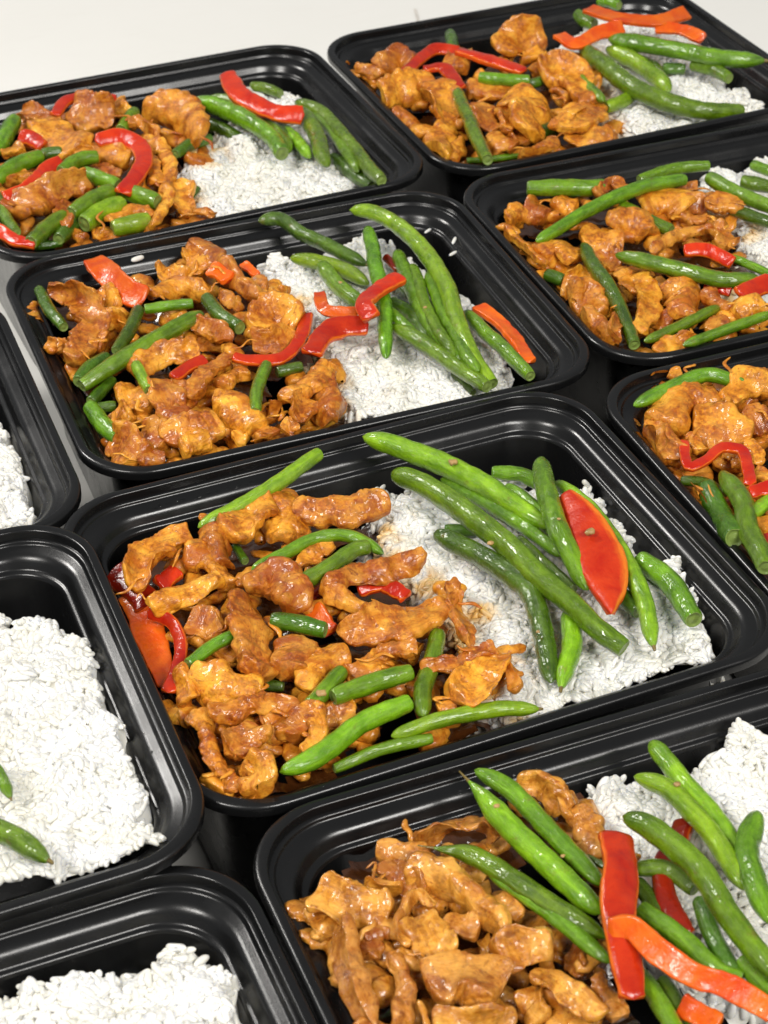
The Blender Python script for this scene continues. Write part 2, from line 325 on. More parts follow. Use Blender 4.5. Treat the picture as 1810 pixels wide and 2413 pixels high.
b F - -63.6,-81.7,-1,2.14 -46.4,-80.3,-1,2.16 -29.1,-81.6,-1,2.17
b F d -70.4,-32.5,-3,2.26 -63.5,-36.9,-3,2.25
b F d -51.3,43.3,-4,2.03 -51.1,33.8,-4,2.01
p F d -97.5,48.2,-4,5.65 -94.1,39.1,-4,5.6 -90.8,24.3,-4,5.52
p F - -93.8,16.7,0,2.52 -88.2,7.1,0,2.5 -89.5,-6.9,0,2.46 -95.4,-17.9,-0,2.42 -101,-27.2,0,2.39
p F o -96.4,36.7,-7,3.87 -95.1,20,-7,6.35 -96.5,0.9,-7,5.8 -99.3,-18.8,-6.5,2.43
p F - -85.3,31,-2,3.6 -76.1,36.8,-2,3.63
p F d -42.8,1.1,-2,2.79 -31.2,4.8,-2,2.82
p F - -22.1,-3.3,1,3.05 -11.2,-3.7,1,3.07
p F - -12,-3.3,1,3.15 -7.5,-14.2,1,3.12
p F o -40.7,-7.4,1,3.93 -40.2,-21.8,1,3.87
c F - -95.2,25.1,4,4.97 -90.1,35.4,4,5.04 -78.2,47,4,5.13 -67.3,49.2,4,5.16
c F - -93.7,12.1,4,4.16 -80.6,15.7,4,4.2 -65.4,18.5,4,4.24
c F - -73.9,38.5,1,4.85 -66,35,1,4.84 -63.3,17.2,1,4.76
c F - -59.3,51.1,3,5.2 -59,41.5,3,5.15 -59.4,27.7,3,5.07
c F - -54.8,41.3,4,5.59 -41.3,51.3,4,5.68 -30.8,54,4,5.72
c F - -29.5,60.4,1,5.95 -26.6,49.2,1,5.89 -36.9,36.1,1,5.79
c F - -27.4,46.8,4,5.69 -15.6,41.5,4,5.69 -3.2,36.8,4,5.69 7,35.1,4,5.7
c F - -39.4,12.8,3,2.48 -26.9,21,3,2.51 -21.3,20.8,3,2.52
c F - -60.6,9.2,6,5.38 -49.2,10.8,6,5.42 -46.8,-2.8,6,5.35 -51,-8,6,5.3
c F - -63.3,4.5,5,6.19 -66.2,-15.4,5,6.05 -72.2,-38.3,5,5.88
c F - -58.1,-19.2,3,6.06 -54.5,-29,3,6 -61.7,-38.5,3,5.92
c F - -35.3,-3.5,6,3.61 -23.9,-1.2,6,3.64 -10.1,-1.3,6,3.66 6.6,-1.2,6,3.69
c F - -34,1,5,3.71 -27.3,-15.8,5,3.66 -19,-23.7,5,3.64
c F - -39.2,-24.7,4,5.74 -26.7,-28.9,4,5.75 -13.8,-30.4,4,5.77 2.1,-27.5,4,5.83
c F - 8.2,-17,5,2.48 2.6,-33,5,2.43 -1.1,-53.2,5,2.37
c F - -20.7,-54,5,2.35 -8.4,-56.5,5,2.35 7,-56.8,5,2.37
c F - -32,-42.2,5,2.5 -17.1,-45.6,5,2.51
c F - -42.9,-46.2,2,4.56 -27.3,-42.5,2,4.62
c F - -60.9,-47.3,3,4.83 -49.1,-38.1,3,4.91 -40.1,-35.4,3,4.95
c F - -82.6,6.8,0,4.17 -76.8,2.1,0,4.16 -75.1,-7.8,0,4.12
c F - -78.8,-13.2,-1,4.09 -72.8,-20.6,-1,4.07
c F - -94.6,-20.8,1,4.5 -95.2,-34.9,1,4.43
c F - -92.5,-26.2,3,5.99 -84.1,-35.8,3,5.95 -73.9,-44.8,3,5.92
c F - -93.5,-46.1,5,3.58 -82.6,-50.3,5,3.59 -70.6,-51.8,5,3.6
c F - -94.1,-42.3,2,3.14 -96.6,-56.7,2,3.08 -97.9,-75.2,2,3.01
c F - -96.8,-72.9,0,2.42 -93.4,-79,0,2.41
c F - -91.4,-67.4,3,4.65 -86.3,-62.4,3,4.69 -78.7,-59.6,3,4.72
c F - -74.7,-49,2,6.21 -69.2,-56.4,2,6.17 -66.4,-66.4,2,6.11
c F - -65.6,-56,5,2.81 -61.5,-64.7,5,2.79 -70,-78.5,5,2.73
c F - -57.3,-58.1,0,4.09 -48.6,-61.9,0,4.09
c F - -89.1,-70.8,2,5.71 -85.8,-78.2,2,5.67 -90.9,-85.2,2,5.6
c F - 6.9,-62.8,4,1.75 5.9,-68.8,4,1.73 3.8,-77.8,4,1.71
c F - -17.3,-71.4,3,5.13 -4.8,-67.1,3,5.19 6.8,-59.3,3,5.26
c F - -21.1,-71.6,-0,2.57 -15.4,-71.4,0,2.57
c F - -66.7,13.6,-4,3.82 -65.8,6,-4,3.79
c F - -18.9,-31.7,-4,3.72 -16.8,-40.9,-4,3.69
c F - -66.7,-64.3,-5,3.51 -57.8,-63.3,-5,3.53
r F - -1.5,37.8,-8 13.1,64.2,-8 26.6,52.6,-8 56.4,45,-8 84,32.7,-8 91.6,34,-8 92.7,21.4,-8 89.3,1.1,-8 87.1,-12.8,-8 89.4,-24.1,-8 100.7,-23.2,-5.5 94.4,-38.8,-8 85.6,-76.9,-8 77,-87,-8 70.8,-94.8,-8 36.2,-94.1,-8 13.2,-94.5,-8 -2.1,-84.2,-8 -8.7,-61,-8 3,-17.6,-8 -3.7,1.5,-8
b F l 12.7,73.1,10,4.81 24.2,59.5,9,4.78 36.5,38.8,8,4.71 46.7,17.6,7,4.63 54.5,-3.1,5,4.56
b F k 15.3,51.6,6,4.93 22.2,35.9,8,4.86 28,14.1,9,4.76 33.5,-8.9,9,4.66 35.5,-29.4,9,4.57 39.7,-48.8,8,4.48 42.5,-62.7,6,4.43 47.6,-73,3,4.4
b F - 32.3,43.6,3,3.16 39.3,28.6,3,3.12 46.3,7.8,3,3.07 52.2,-17.9,3,3
b F - 52.9,40.7,2,3.18 62.2,35,2,3.18 65.7,26.6,2,3.16
b F - 69.5,31.8,9,4.44 61.5,14,11,4.34 54.2,-7.4,11,4.23 51.4,-26.8,9,4.15 49.7,-42.8,6,4.09
b F d 16.2,15.3,1,4.58 24.7,-1.8,2,4.52 29.5,-21.5,4,4.43 31.6,-33.6,4,4.38 26.6,-53.4,2,4.28 18.4,-75.1,0,4.17
b F ls 42.5,-42.6,0,4.1 33.1,-61.3,0,4 20.6,-78.7,0,3.9
b F d 23.1,19.2,-2,2.6 33.2,13.5,-2,2.6
b F ls 70.6,22.3,4,4.03 73.7,-5.6,5,3.92 71,-29.9,5,3.82 66.1,-53.6,4,3.72 58.3,-74.2,2,3.63
b F k 78.9,-28,0,4.79 82.3,-44.3,0,4.72 79.6,-65.9,0,4.61
b F d 62.2,-37,0,3.51 63.5,-54.2,0,3.45
b F d 42.1,-2.7,2,3.03 45.3,-19.2,2,2.99 48,-35,2,2.94
b F d 32.4,9.9,4,3.43 38.3,-12.3,4,3.37 42.1,-35.1,4,3.29 43.7,-47.6,4,3.25
b F - 53,29.8,3,3.44 56.2,10.4,3,3.38 57.6,-7.6,3,3.32 56.4,-23.9,3,3.26
q F - 65.1,5.5,12,2.87 63.7,-11.3,12,7.05 60.1,-31.8,11,8.28 56.1,-44.9,9,6.8 50.1,-58.3,7,1.34
r H - 79.4,7.9,-9 93.8,3.9,-9 95.7,-9.4,-9 95.5,-27,-9 93.7,-61.2,-9 90.7,-70,-9 67.2,-70.4,-9
r I - 58.1,62.8,-5 73,54.7,-5 76.8,49.1,-5 77.1,41.4,-5 83.1,40.4,-5 93,33.7,-5 97.6,22.5,-5 97.7,13.3,-5 94.2,3.1,-5 95.3,-11.1,-5 97.3,-24,-5 97.1,-59.5,-5 93.4,-65.9,-5 91.4,-71.8,-5 96.2,-81.4,-5 95.1,-90.6,-5 88.9,-94,-5 65.3,-95.4,-5 43.7,-96.4,-5 30.2,-94.5,-5
b I s 52,-31.4,2,2.31 53.8,-39.9,2,2.29 54.5,-50,2,2.26
b I s 44.5,-59.9,3,3.87 52.4,-69.2,3,3.84 59.1,-81.2,3,3.79
r J - 19.1,69.2,-5 32.4,68.2,-5 41,67.3,-5 49.1,66.7,-5 55.8,65.7,-5 64.5,64.4,-5 71.9,60.8,-5 77.4,65.1,-5 85.4,67.6,-5 92.1,61.8,-5 93.1,51.9,-5 97.5,48.2,-5 93.9,39.6,-5 93.6,28.9,-5 93.2,17.8,-5 82.3,8.1,-5 12.1,37.6,-5
c G - -96.3,53.1,2,5.47 -89,44.6,2,5.44 -79.1,35.9,2,5.4
c G - -82.6,49,2,2.74 -77.2,47.6,2,2.74 -72.1,44.3,2,2.74
c G - -73.1,62.3,1,3.14 -66.4,57.9,1,3.13 -58.9,52.7,1,3.13
c G - -74.1,56.9,1,3.68 -69.2,46.9,1,3.64 -66.4,39.4,1,3.61
c G - -68.2,50.7,4,4.97 -60.4,39.5,4,4.92 -55.4,28.1,4,4.86 -50.7,14,4,4.79
c G - -61.2,61.5,1,3.78 -49.6,64.3,1,3.81 -38.9,60.3,1,3.81 -36.6,53.1,1,3.78
c G - -81.1,21.1,5,2.01 -78.1,30.4,5,2.03 -70.8,37.3,5,2.06 -66.7,31.8,5,2.05
c G - -73.4,28.6,4,6 -73.7,18.3,4,5.92 -71.5,11.5,4,5.87
c G - -65.8,27.2,3,3.33 -58.6,19.7,3,3.31
c G - -58,7.1,6,4.5 -49.2,8.6,6,4.53 -42.6,2.9,6,4.52
c G - -80.9,5.4,4,6.98 -72,3.9,4,7 -63.6,-5.2,4,6.95
c G - -92.9,38.1,4,3.81 -96,22.3,4,3.73 -99.8,-1.4,4,3.6
c G - -82.8,29.6,3,2.03 -89.4,31.6,3,2.03
c G - -84.9,21.6,3,2.43 -86.3,8.5,3,2.39 -94.1,-4.2,3,2.33
c G d -89.8,32.2,1,3.05 -88.5,22.7,1,3.02
c G d -97.3,51.3,-3,3.13 -98.1,39.3,-3,3.08
c G - -98.6,32.5,-1,2.4 -100.8,18.8,-1,2.36
c G - -46.4,32,1,2.85 -44.3,21,1,2.81
c G - -56.8,19.5,-0,2.14 -58.3,9.8,0,2.12
c G - -20.5,72.7,1,4 -14.5,66.3,1,3.98 -11.4,55.2,1,3.93
c G - -10,63.5,0,3.39 -11.9,52.6,-0,3.35
c G - -8.8,55.2,0,3.69 -10.1,43.3,0,3.63 -10.5,34.1,0,3.59
c G - -51.4,-2.7,4,3.63 -45.7,-8.3,4,3.61 -40.7,-22.8,4,3.55
c G - -33.4,-8.2,1,3.12 -33.8,-22.3,1,3.06
c G - -54.8,-3.4,0,3.34 -54,-13.9,0,3.29
c G - -84.3,-5,4,3.82 -75.4,-10,4,3.81 -61.1,-13.2,4,3.82
c G - -78.6,21.6,-3,2.93 -78.8,12.9,-3,2.9
c G - -34.4,8.3,-4,4.23 -32.3,-0.9,-4,4.18
c G - -51.8,49.3,-3,3.08 -46.2,41.4,-3,3.06
c G - -106.1,0.7,1.5,3.82 -90.2,-6,-0,3.82
b G lt -39,70.4,10,4.18 -36.2,58.7,9,4.13 -32.5,41.4,8,4.05 -28.4,24.4,8,3.97 -23.9,9.2,7,3.91
b G - -33.5,76.9,7,3.65 -26.5,65.7,6,3.61 -22.7,47,5,3.54 -17.6,20.9,4,3.44
b G t -59,51.3,7,3.74 -48.5,43.6,7,3.72 -39.9,28.5,6,3.67 -32.8,12.6,6,3.61 -26.3,1.6,5,3.57
b G - -46.8,39.9,5,2.97 -37.3,17.1,5,2.9 -29.4,-7,5,2.82
b G lk 24.9,68.9,5,3.72 24.9,55.5,6,3.66 25.1,42.6,6,3.6 26.1,28.8,5,3.55 26.8,17.4,4,3.5
b G l 10.3,54.5,8,3.62 17.1,44.5,9,3.59 19.4,29.2,9,3.52 19.6,14.5,8,3.46 19.3,0.5,7,3.4
b G - -2.9,37.6,12,4.14 2.3,28.3,13,4.1 6.2,10.3,14,4.01 5.7,-8.5,14,3.91 6.6,-24.4,13,3.83 7.8,-35.8,12,3.78
b G - 37.4,26,9,4.43 27.1,14,9,4.34 22.4,2.5,9,4.26 18.3,-14.7,9,4.16
b G - -4.6,22.1,5,3.22 3.1,18.2,5,3.21 6.2,8.7,5,3.18
b G d -6.4,19.6,2,2.9 -5.6,4.4,2,2.85
b G - -13,6.5,6,3.38 -6.8,-8.2,6,3.32 -3.5,-20.2,6,3.28 1.6,-26.3,6,3.26
b G d 5.5,3.8,5,3.16 1.9,-10.9,5,3.09 1.4,-24.5,5,3.04
b G - -25.2,-10.4,5,3.28 -23.5,-20.7,5,3.24 -23.7,-35.3,5,3.18
b G d -18.7,-16.9,3,2.75 -17.2,-35.5,3,2.68
b G d -15.9,33.7,3,1.38 -12,27.6,3,1.37
b G - 5,-20.5,6,3.05 7.3,-35.8,6,3
p G g -8.4,31.3,13,5.58 -14.6,16.1,15,5.38 -20.9,5.7,15,5.35 -25.7,-4.8,15,4.97 -28.4,-14,13,4.62 -32.2,-25.1,11,3.98
p G og -29.7,-4.1,16,3.73 -23.9,-7.2,18,3.72 -21.1,-17.6,18,3.67 -15.7,-28,17,3.64 -8.9,-33.4,16,3.63 0,-46,14,3.59
p G d 18.3,35.9,4,3.57 13,29.6,4,3.53 3.2,20.8,4,3.48 -2.6,9,4,3.41 -4.2,-5.7,4,3.35
p G o -18.3,-27.6,6,3.56 -13,-39,6,3.52
r G - -6.6,63.7,-7 10.6,74.3,-7 17.4,70,-7 26.9,70.8,-7 35.4,66.7,-7 46.3,69.6,-7 59.1,75.6,-7 75.4,73.7,-7 79.1,54,-7 28.1,-27.1,-7 2.6,0.1,-7 -0.9,32.6,-7 -6.7,49.1,-7
r A - -2.2,-20,-8 12.1,1.8,-8 31.3,12.6,-8 62.1,53.4,-8 89.1,35.9,-8 85.4,1.5,-8 81.2,-26.2,-8 74.8,-89.3,-8 33.8,-90,-8 0.1,-92,-8 -12.5,-72,-8
f F on_the_thick_bean_at_the_back_of_the_centre_box 34.6,37.4,14,1.66 35.8,36.5,14,1.66
f F on_the_longest_bean_of_the_centre_box 26.1,-12.1,13,1.2 26.4,-13.1,13,1.2
f F on_the_upright_bean_left_of_the_leaf-shaped_pepper 53.1,-12.8,16,0.7 53.4,-13.6,16,0.7
f F on_the_dark_bent_bean_of_the_centre_box 22.6,-56.4,7,0.75 22.9,-57.1,7,0.75
f F on_the_leaf-shaped_red_pepper_in_the_centre_box 60.5,-22.7,15,1.85 61,-24.7,15,1.85
f F on_a_short_bean_among_the_centre_box_chicken -58,-58.4,10,1.71 -57.7,-59,10,1.71
f G near_the_pointed_tip_of_the_front_right_box_bean -37.2,53.8,14,0.94 -37,53.1,14,0.94
f G on_the_pale_forked_bean_of_the_front_right_box 18.3,42.1,13,1.15 18.7,41.4,13,1.15
f G between_two_beans_of_the_front_right_box -26.4,30.4,11,0.74 -26.1,29.9,11,0.74
f C on_the_left_bean_of_the_second_centre_box 26.8,8.7,6,0.85 27.1,7.8,6,0.85
f C on_the_middle_bean_of_the_second_centre_box 50.9,-30.9,10,0.83 51,-32,10,0.83
n C - 88,60.6,-8,1.02 92.4,63.4,-8,1.02
n C - 96.2,46.1,-8,1.21 99.3,49.6,-7,1.22
n C - 91.2,37.9,-9,1.1 96,40.4,-9,1.1
n C - -49.4,79.1,-4,1.9 -44.1,80.5,-4,1.91
"""
BOX_L, BOX_W, CORNER = 222.0, 182.6, 28.0     # mm, outer rim
BOX_LIFT = {'I': 7.2}                         # this one rests on its neighbour's rim
BOX_WORDS = {'A': 'back left box', 'B': 'back right box', 'C': 'second centre box', 'D': 'upper right box',
             'E': 'lower right box', 'F': 'centre box', 'G': 'front right box', 'H': 'left edge box',
             'I': 'left rice box', 'J': 'front left rice box'}
rng = np.random.default_rng(11)

# ------------------------------------------------------------------ helpers
def link(o):
    scene.collection.objects.link(o)
    return o

def tag(o, label=None, cat=None, group=None, kind=None):
    for k, v in (('label', label), ('category', cat), ('group', group), ('kind', kind)):
        if v: o[k] = v
    return o

def make_mesh(name, V, F, mats, midx=None, smooth=True, fibre=None, grit=None):
    """V (n,3) in metres, F (m,3 or 4) ints"""
    V = np.asarray(V, dtype=np.float32); F = np.asarray(F, dtype=np.int32)
    me = bpy.data.meshes.new(name)
    k = F.shape[1]
    me.vertices.add(len(V)); me.vertices.foreach_set("co", V.ravel())
    me.loops.add(F.size); me.loops.foreach_set("vertex_index", F.ravel())
    me.polygons.add(len(F))
    me.polygons.foreach_set("loop_start", np.arange(0, F.size, k, dtype=np.int32))
    me.polygons.foreach_set("loop_total", np.full(len(F), k, dtype=np.int32))
    if midx is not None: me.polygons.foreach_set("material_index", np.asarray(midx, dtype=np.int32))
    me.polygons.foreach_set("use_smooth", np.full(len(F), smooth, dtype=bool))
    for mt in mats: me.materials.append(mt)
    me.update(calc_edges=True)
    me.validate()
    if grit is not None:
        at = me.attributes.new('grit', 'FLOAT', 'POINT'); at.data.foreach_set('value', np.asarray(grit, np.float32))
    if fibre is not None:
        at = me.attributes.new('fibre', 'FLOAT_VECTOR', 'POINT'); at.data.foreach_set('vector', np.asarray(fibre, np.float32).ravel())
    return me

def obj(name, me, parent=None):
    o = bpy.data.objects.new(name, me); link(o)
    if parent: o.parent = parent
    return o

def hash3(ix, iy, iz, s):
    h = (ix * 374761393 + iy * 668265263 + iz * 2147483647 + s * 1274126177) & 0xFFFFFFFF
    h = ((h ^ (h >> 13)) * 1274126177) & 0xFFFFFFFF
    h = ((h ^ (h >> 16)) * 2246822519) & 0xFFFFFFFF
    return ((h ^ (h >> 15)) & 0xFFFFFF) / float(0xFFFFFF) * 2 - 1

def noise(P, s=0):
    """smooth value noise in -1..1; P (n,3)"""
    P = np.asarray(P, dtype=np.float64)
    I = np.floor(P).astype(np.int64); f = P - I
    f = f * f * f * (f * (f * 6 - 15) + 10)
    x, y, z = I[:, 0], I[:, 1], I[:, 2]
    out = 0
    for dx in (0, 1):
        wx = f[:, 0] if dx else 1 - f[:, 0]
        for dy in (0, 1):
            wy = f[:, 1] if dy else 1 - f[:, 1]
            for dz in (0, 1):
                wz = f[:, 2] if dz else 1 - f[:, 2]
                out = out + wx * wy * wz * hash3(x + dx, y + dy, z + dz, s)
    return out

def spline(P, n):
    """Catmull-Rom through the rows of P, n samples evenly spread by length"""
    P = np.asarray(P, float)
    if len(P) == 2:
        t = np.linspace(0, 1, n)[:, None]; return P[0] * (1 - t) + P[1] * t
    Q = np.vstack([2 * P[0] - P[1], P, 2 * P[-1] - P[-2]])
    out = []
    for i in range(1, len(Q) - 2):
        t = np.linspace(0, 1, 24, endpoint=False)[:, None]
        a, b, c, d = Q[i - 1], Q[i], Q[i + 1], Q[i + 2]
        out.append(.5 * ((2 * b) + (-a + c) * t + (2 * a - 5 * b + 4 * c - d) * t ** 2 + (-a + 3 * b - 3 * c + d) * t ** 3))
    out = np.vstack(out + [Q[-2][None]])
    s = np.r_[0, np.cumsum(np.linalg.norm(np.diff(out[:, :3], axis=0), axis=1))]
    u = np.linspace(0, s[-1], n)
    return np.stack([np.interp(u, s, out[:, k]) for k in range(out.shape[1])], 1)

def unit(v):
    return v / (np.linalg.norm(v, axis=-1, keepdims=True) + 1e-12)

def frames(C, ref):
    T = unit(np.gradient(C, axis=0))
    N = ref - T * (T @ ref if ref.ndim == 1 else np.sum(T * ref, 1))[:, None]
    N = unit(N)
    B = np.cross(T, N)
    return T, N, B

def tube_faces(n, k):
    i, j = np.meshgrid(np.arange(n - 1), np.arange(k), indexing='ij')
    a = i * k + j; b = i * k + (j + 1) % k
    return np.stack([a, b, b + k, a + k], -1).reshape(-1, 4)

# ------------------------------------------------------------------ materials
def new_mat(name):
    mt = bpy.data.materials.new(name); mt.use_nodes = True
    nt = mt.node_tree
    return mt, nt, nt.nodes["Principled BSDF"]

def node(nt, typ, **kw):
    n = nt.nodes.new(typ)
    for k, v in kw.items():
        if hasattr(n, k): setattr(n, k, v)
        else: n.inputs[k].default_value = v
    return n

def noise_node(nt, vec, scale, detail=4, rough=.55, dist=0.0):
    n = nt.nodes.new('ShaderNodeTexNoise')
    n.inputs['Scale'].default_value = scale; n.inputs['Detail'].default_value = detail
    n.inputs['Roughness'].default_value = rough; n.inputs['Distortion'].default_value = dist
    nt.links.new(vec, n.inputs['Vector'])
    return n.outputs['Fac']

def ramp(nt, fac, stops):
    r = nt.nodes.new('ShaderNodeValToRGB')
    el = r.color_ramp.elements
    while len(el) < len(stops): el.new(0.5)
    for e, (p, c) in zip(el, stops):
        e.position = p; e.color = (*c, 1) if len(c) == 3 else c
    nt.links.new(fac, r.inputs[0])
    return r.outputs[0]

def mix(nt, fac, a, b, mode='MIX'):
    mx = nt.nodes.new('ShaderNodeMix'); mx.data_type = 'RGBA'; mx.blend_type = mode
    for s, v in ((mx.inputs['Factor'], fac), (mx.inputs['A'], a), (mx.inputs['B'], b)):
        if isinstance(v, (int, float)): s.default_value = v
        elif isinstance(v, tuple): s.default_value = (*v, 1)
        else: nt.links.new(v, s)
    return mx.outputs['Result']

def math_node(nt, op, a, b):
    n = nt.nodes.new('ShaderNodeMath'); n.operation = op
    for s, v in zip(n.inputs, (a, b)):
        if isinstance(v, (int, float)): s.default_value = v
        else: nt.links.new(v, s)
    return n.outputs[0]

def bump(nt, bsdf, h, strength, dist):
    b = nt.nodes.new('ShaderNodeBump'); b.inputs['Strength'].default_value = strength
    b.inputs['Distance'].default_value = dist
    nt.links.new(h, b.inputs['Height']); nt.links.new(b.outputs[0], bsdf.inputs['Normal'])
    return b

def wet_bump(nt, bsdf, h, strength, dist):
    """the wet film has softer, larger ripples than the surface under it"""
    b = nt.nodes.new('ShaderNodeBump'); b.inputs['Strength'].default_value = strength
    b.inputs['Distance'].default_value = dist
    nt.links.new(h, b.inputs['Height']); nt.links.new(b.outputs[0], bsdf.inputs['Coat Normal'])

def varied_coord(nt):
    """object coordinates shifted per object so that alike pieces do not repeat"""
    tc = nt.nodes.new('ShaderNodeTexCoord'); oi = nt.nodes.new('ShaderNodeObjectInfo')
    sc = nt.nodes.new('ShaderNodeVectorMath'); sc.operation = 'SCALE'; sc.inputs[0].default_value = (3, 5, 7)
    nt.links.new(oi.outputs['Random'], sc.inputs['Scale'])
    ad = nt.nodes.new('ShaderNodeVectorMath'); ad.operation = 'ADD'
    nt.links.new(tc.outputs['Object'], ad.inputs[0]); nt.links.new(sc.outputs[0], ad.inputs[1])
    return ad.outputs[0], oi.outputs['Random']

def plastic_material():
    mt, nt, b = new_mat("black_plastic")
    tc = nt.nodes.new('ShaderNodeTexCoord')
    v = tc.outputs['Object']
    b.inputs['Base Color'].default_value = (0.0060, 0.0061, 0.0063, 1)
    sm = noise_node(nt, v, 26, 5, .6)
    nt.links.new(ramp(nt, sm, [(.35, (.16,) * 3), (.62, (.30,) * 3)]), b.inputs['Roughness'])
    b.inputs['Specular IOR Level'].default_value = .5
    fine = noise_node(nt, v, 2200, 2, .5)
    bump(nt, b, fine, .10, .0002)
    return mt

def table_material():
    mt, nt, b = new_mat("white_table_top")
    tc = nt.nodes.new('ShaderNodeTexCoord'); v = tc.outputs['Object']
    n1 = noise_node(nt, v, 3.0, 5, .6)
    mp = nt.nodes.new('ShaderNodeMapping'); mp.inputs['Scale'].default_value = (1.0, 9.0, 1.0)
    mp.inputs['Rotation'].default_value = (0, 0, .35)
    nt.links.new(v, mp.inputs[0])
    n2 = noise_node(nt, mp.outputs[0], 22, 4, .7)
    c = ramp(nt, n1, [(.3, (.81, .80, .755)), (.7, (.86, .85, .81))])
    c2 = ramp(nt, n2, [(.0, (.90, .89, .87)), (.42, (1, 1, 1))])
    nt.links.new(mix(nt, 1.0, c, c2, 'MULTIPLY'), b.inputs['Base Color'])
    b.inputs['Roughness'].default_value = .45
    bump(nt, b, noise_node(nt, v, 300, 3), .05, .001)
    return mt

def fibre_coord(nt):
    at = nt.nodes.new('ShaderNodeAttribute'); at.attribute_name = "fibre"
    return at.outputs['Vector']

def chicken_material(name, pale, mid, dark, speck, glos=.3, coat=.45, gritty=.85):
    mt, nt, b = new_mat(name)
    v, rnd = varied_coord(nt)
    n1 = noise_node(nt, v, 95, 5, .62, .6)
    n2 = noise_node(nt, v, 460, 4, .65, .3)
    n3 = noise_node(nt, v, 60, 4, .6, .8)
    fb = noise_node(nt, fibre_coord(nt), 1.0, 4, .65, .4)
    base = ramp(nt, n1, [(.36, dark), (.47, mid), (.60, pale)])
    grain = ramp(nt, n2, [(.38, dark), (.50, mid), (.64, pale)])
    strand = ramp(nt, fb, [(.35, dark), (.50, mid), (.64, pale)])
    c = mix(nt, .32, base, grain)
    c = mix(nt, .22, c, strand)
    patch = ramp(nt, n3, [(.55, (0, 0, 0)), (.61, (1, 1, 1))])             # where the sauce has thickened
    c = mix(nt, math_node(nt, 'MULTIPLY', patch, .72), c, speck)
    ga = nt.nodes.new('ShaderNodeAttribute'); ga.attribute_name = 'grit'   # clinging spice paste
    paste = ramp(nt, n2, [(.40, (speck[0] * .5, speck[1] * .45, speck[2])), (.52, speck), (.62, mid)])
    c = mix(nt, math_node(nt, 'MULTIPLY', ga.outputs['Fac'], gritty), c, paste)
    n4 = noise_node(nt, v, 210, 5, .7, .6)                                # browned spots
    c = mix(nt, math_node(nt, 'MULTIPLY', ramp(nt, n4, [(.57, (0, 0, 0)), (.68, (1, 1, 1))]), .75), c, (speck[0] * .45, speck[1] * .38, speck[2] * .5))
    fl = noise_node(nt, v, 900, 2, .5)                                    # flecks of chilli
    c = mix(nt, math_node(nt, 'MULTIPLY', ramp(nt, fl, [(.64, (0, 0, 0)), (.70, (1, 1, 1))]), .6), c, (speck[0] * .7, speck[1] * .25, speck[2] * .4))
    hs = nt.nodes.new('ShaderNodeHueSaturation')
    nt.links.new(c, hs.inputs['Color'])
    nt.links.new(math_node(nt, 'ADD', math_node(nt, 'MULTIPLY', rnd, .45), .72), hs.inputs['Value'])
    nt.links.new(math_node(nt, 'ADD', math_node(nt, 'MULTIPLY', rnd, .016), .492), hs.inputs['Hue'])
    nt.links.new(hs.outputs[0], b.inputs['Base Color'])
    nt.links.new(ramp(nt, n1, [(.38, (glos,) * 3), (.62, (glos + .28,) * 3)]), b.inputs['Roughness'])
    b.inputs['Coat Weight'].default_value = coat; b.inputs['Coat Roughness'].default_value = .10
    b.inputs['Specular IOR Level'].default_value = .35
    b.inputs['Subsurface Weight'].default_value = .05
    b.inputs['Subsurface Radius'].default_value = (.003, .0012, .0004)
    b.inputs['Subsurface Scale'].default_value = 1.0
    h = math_node(nt, 'ADD', math_node(nt, 'MULTIPLY', fb, .9), math_node(nt, 'MULTIPLY', n2, .7))
    bump(nt, b, h, .38, .0015)
    wet_bump(nt, b, noise_node(nt, v, 260, 2, .5, .4), .5, .0016)
    return mt

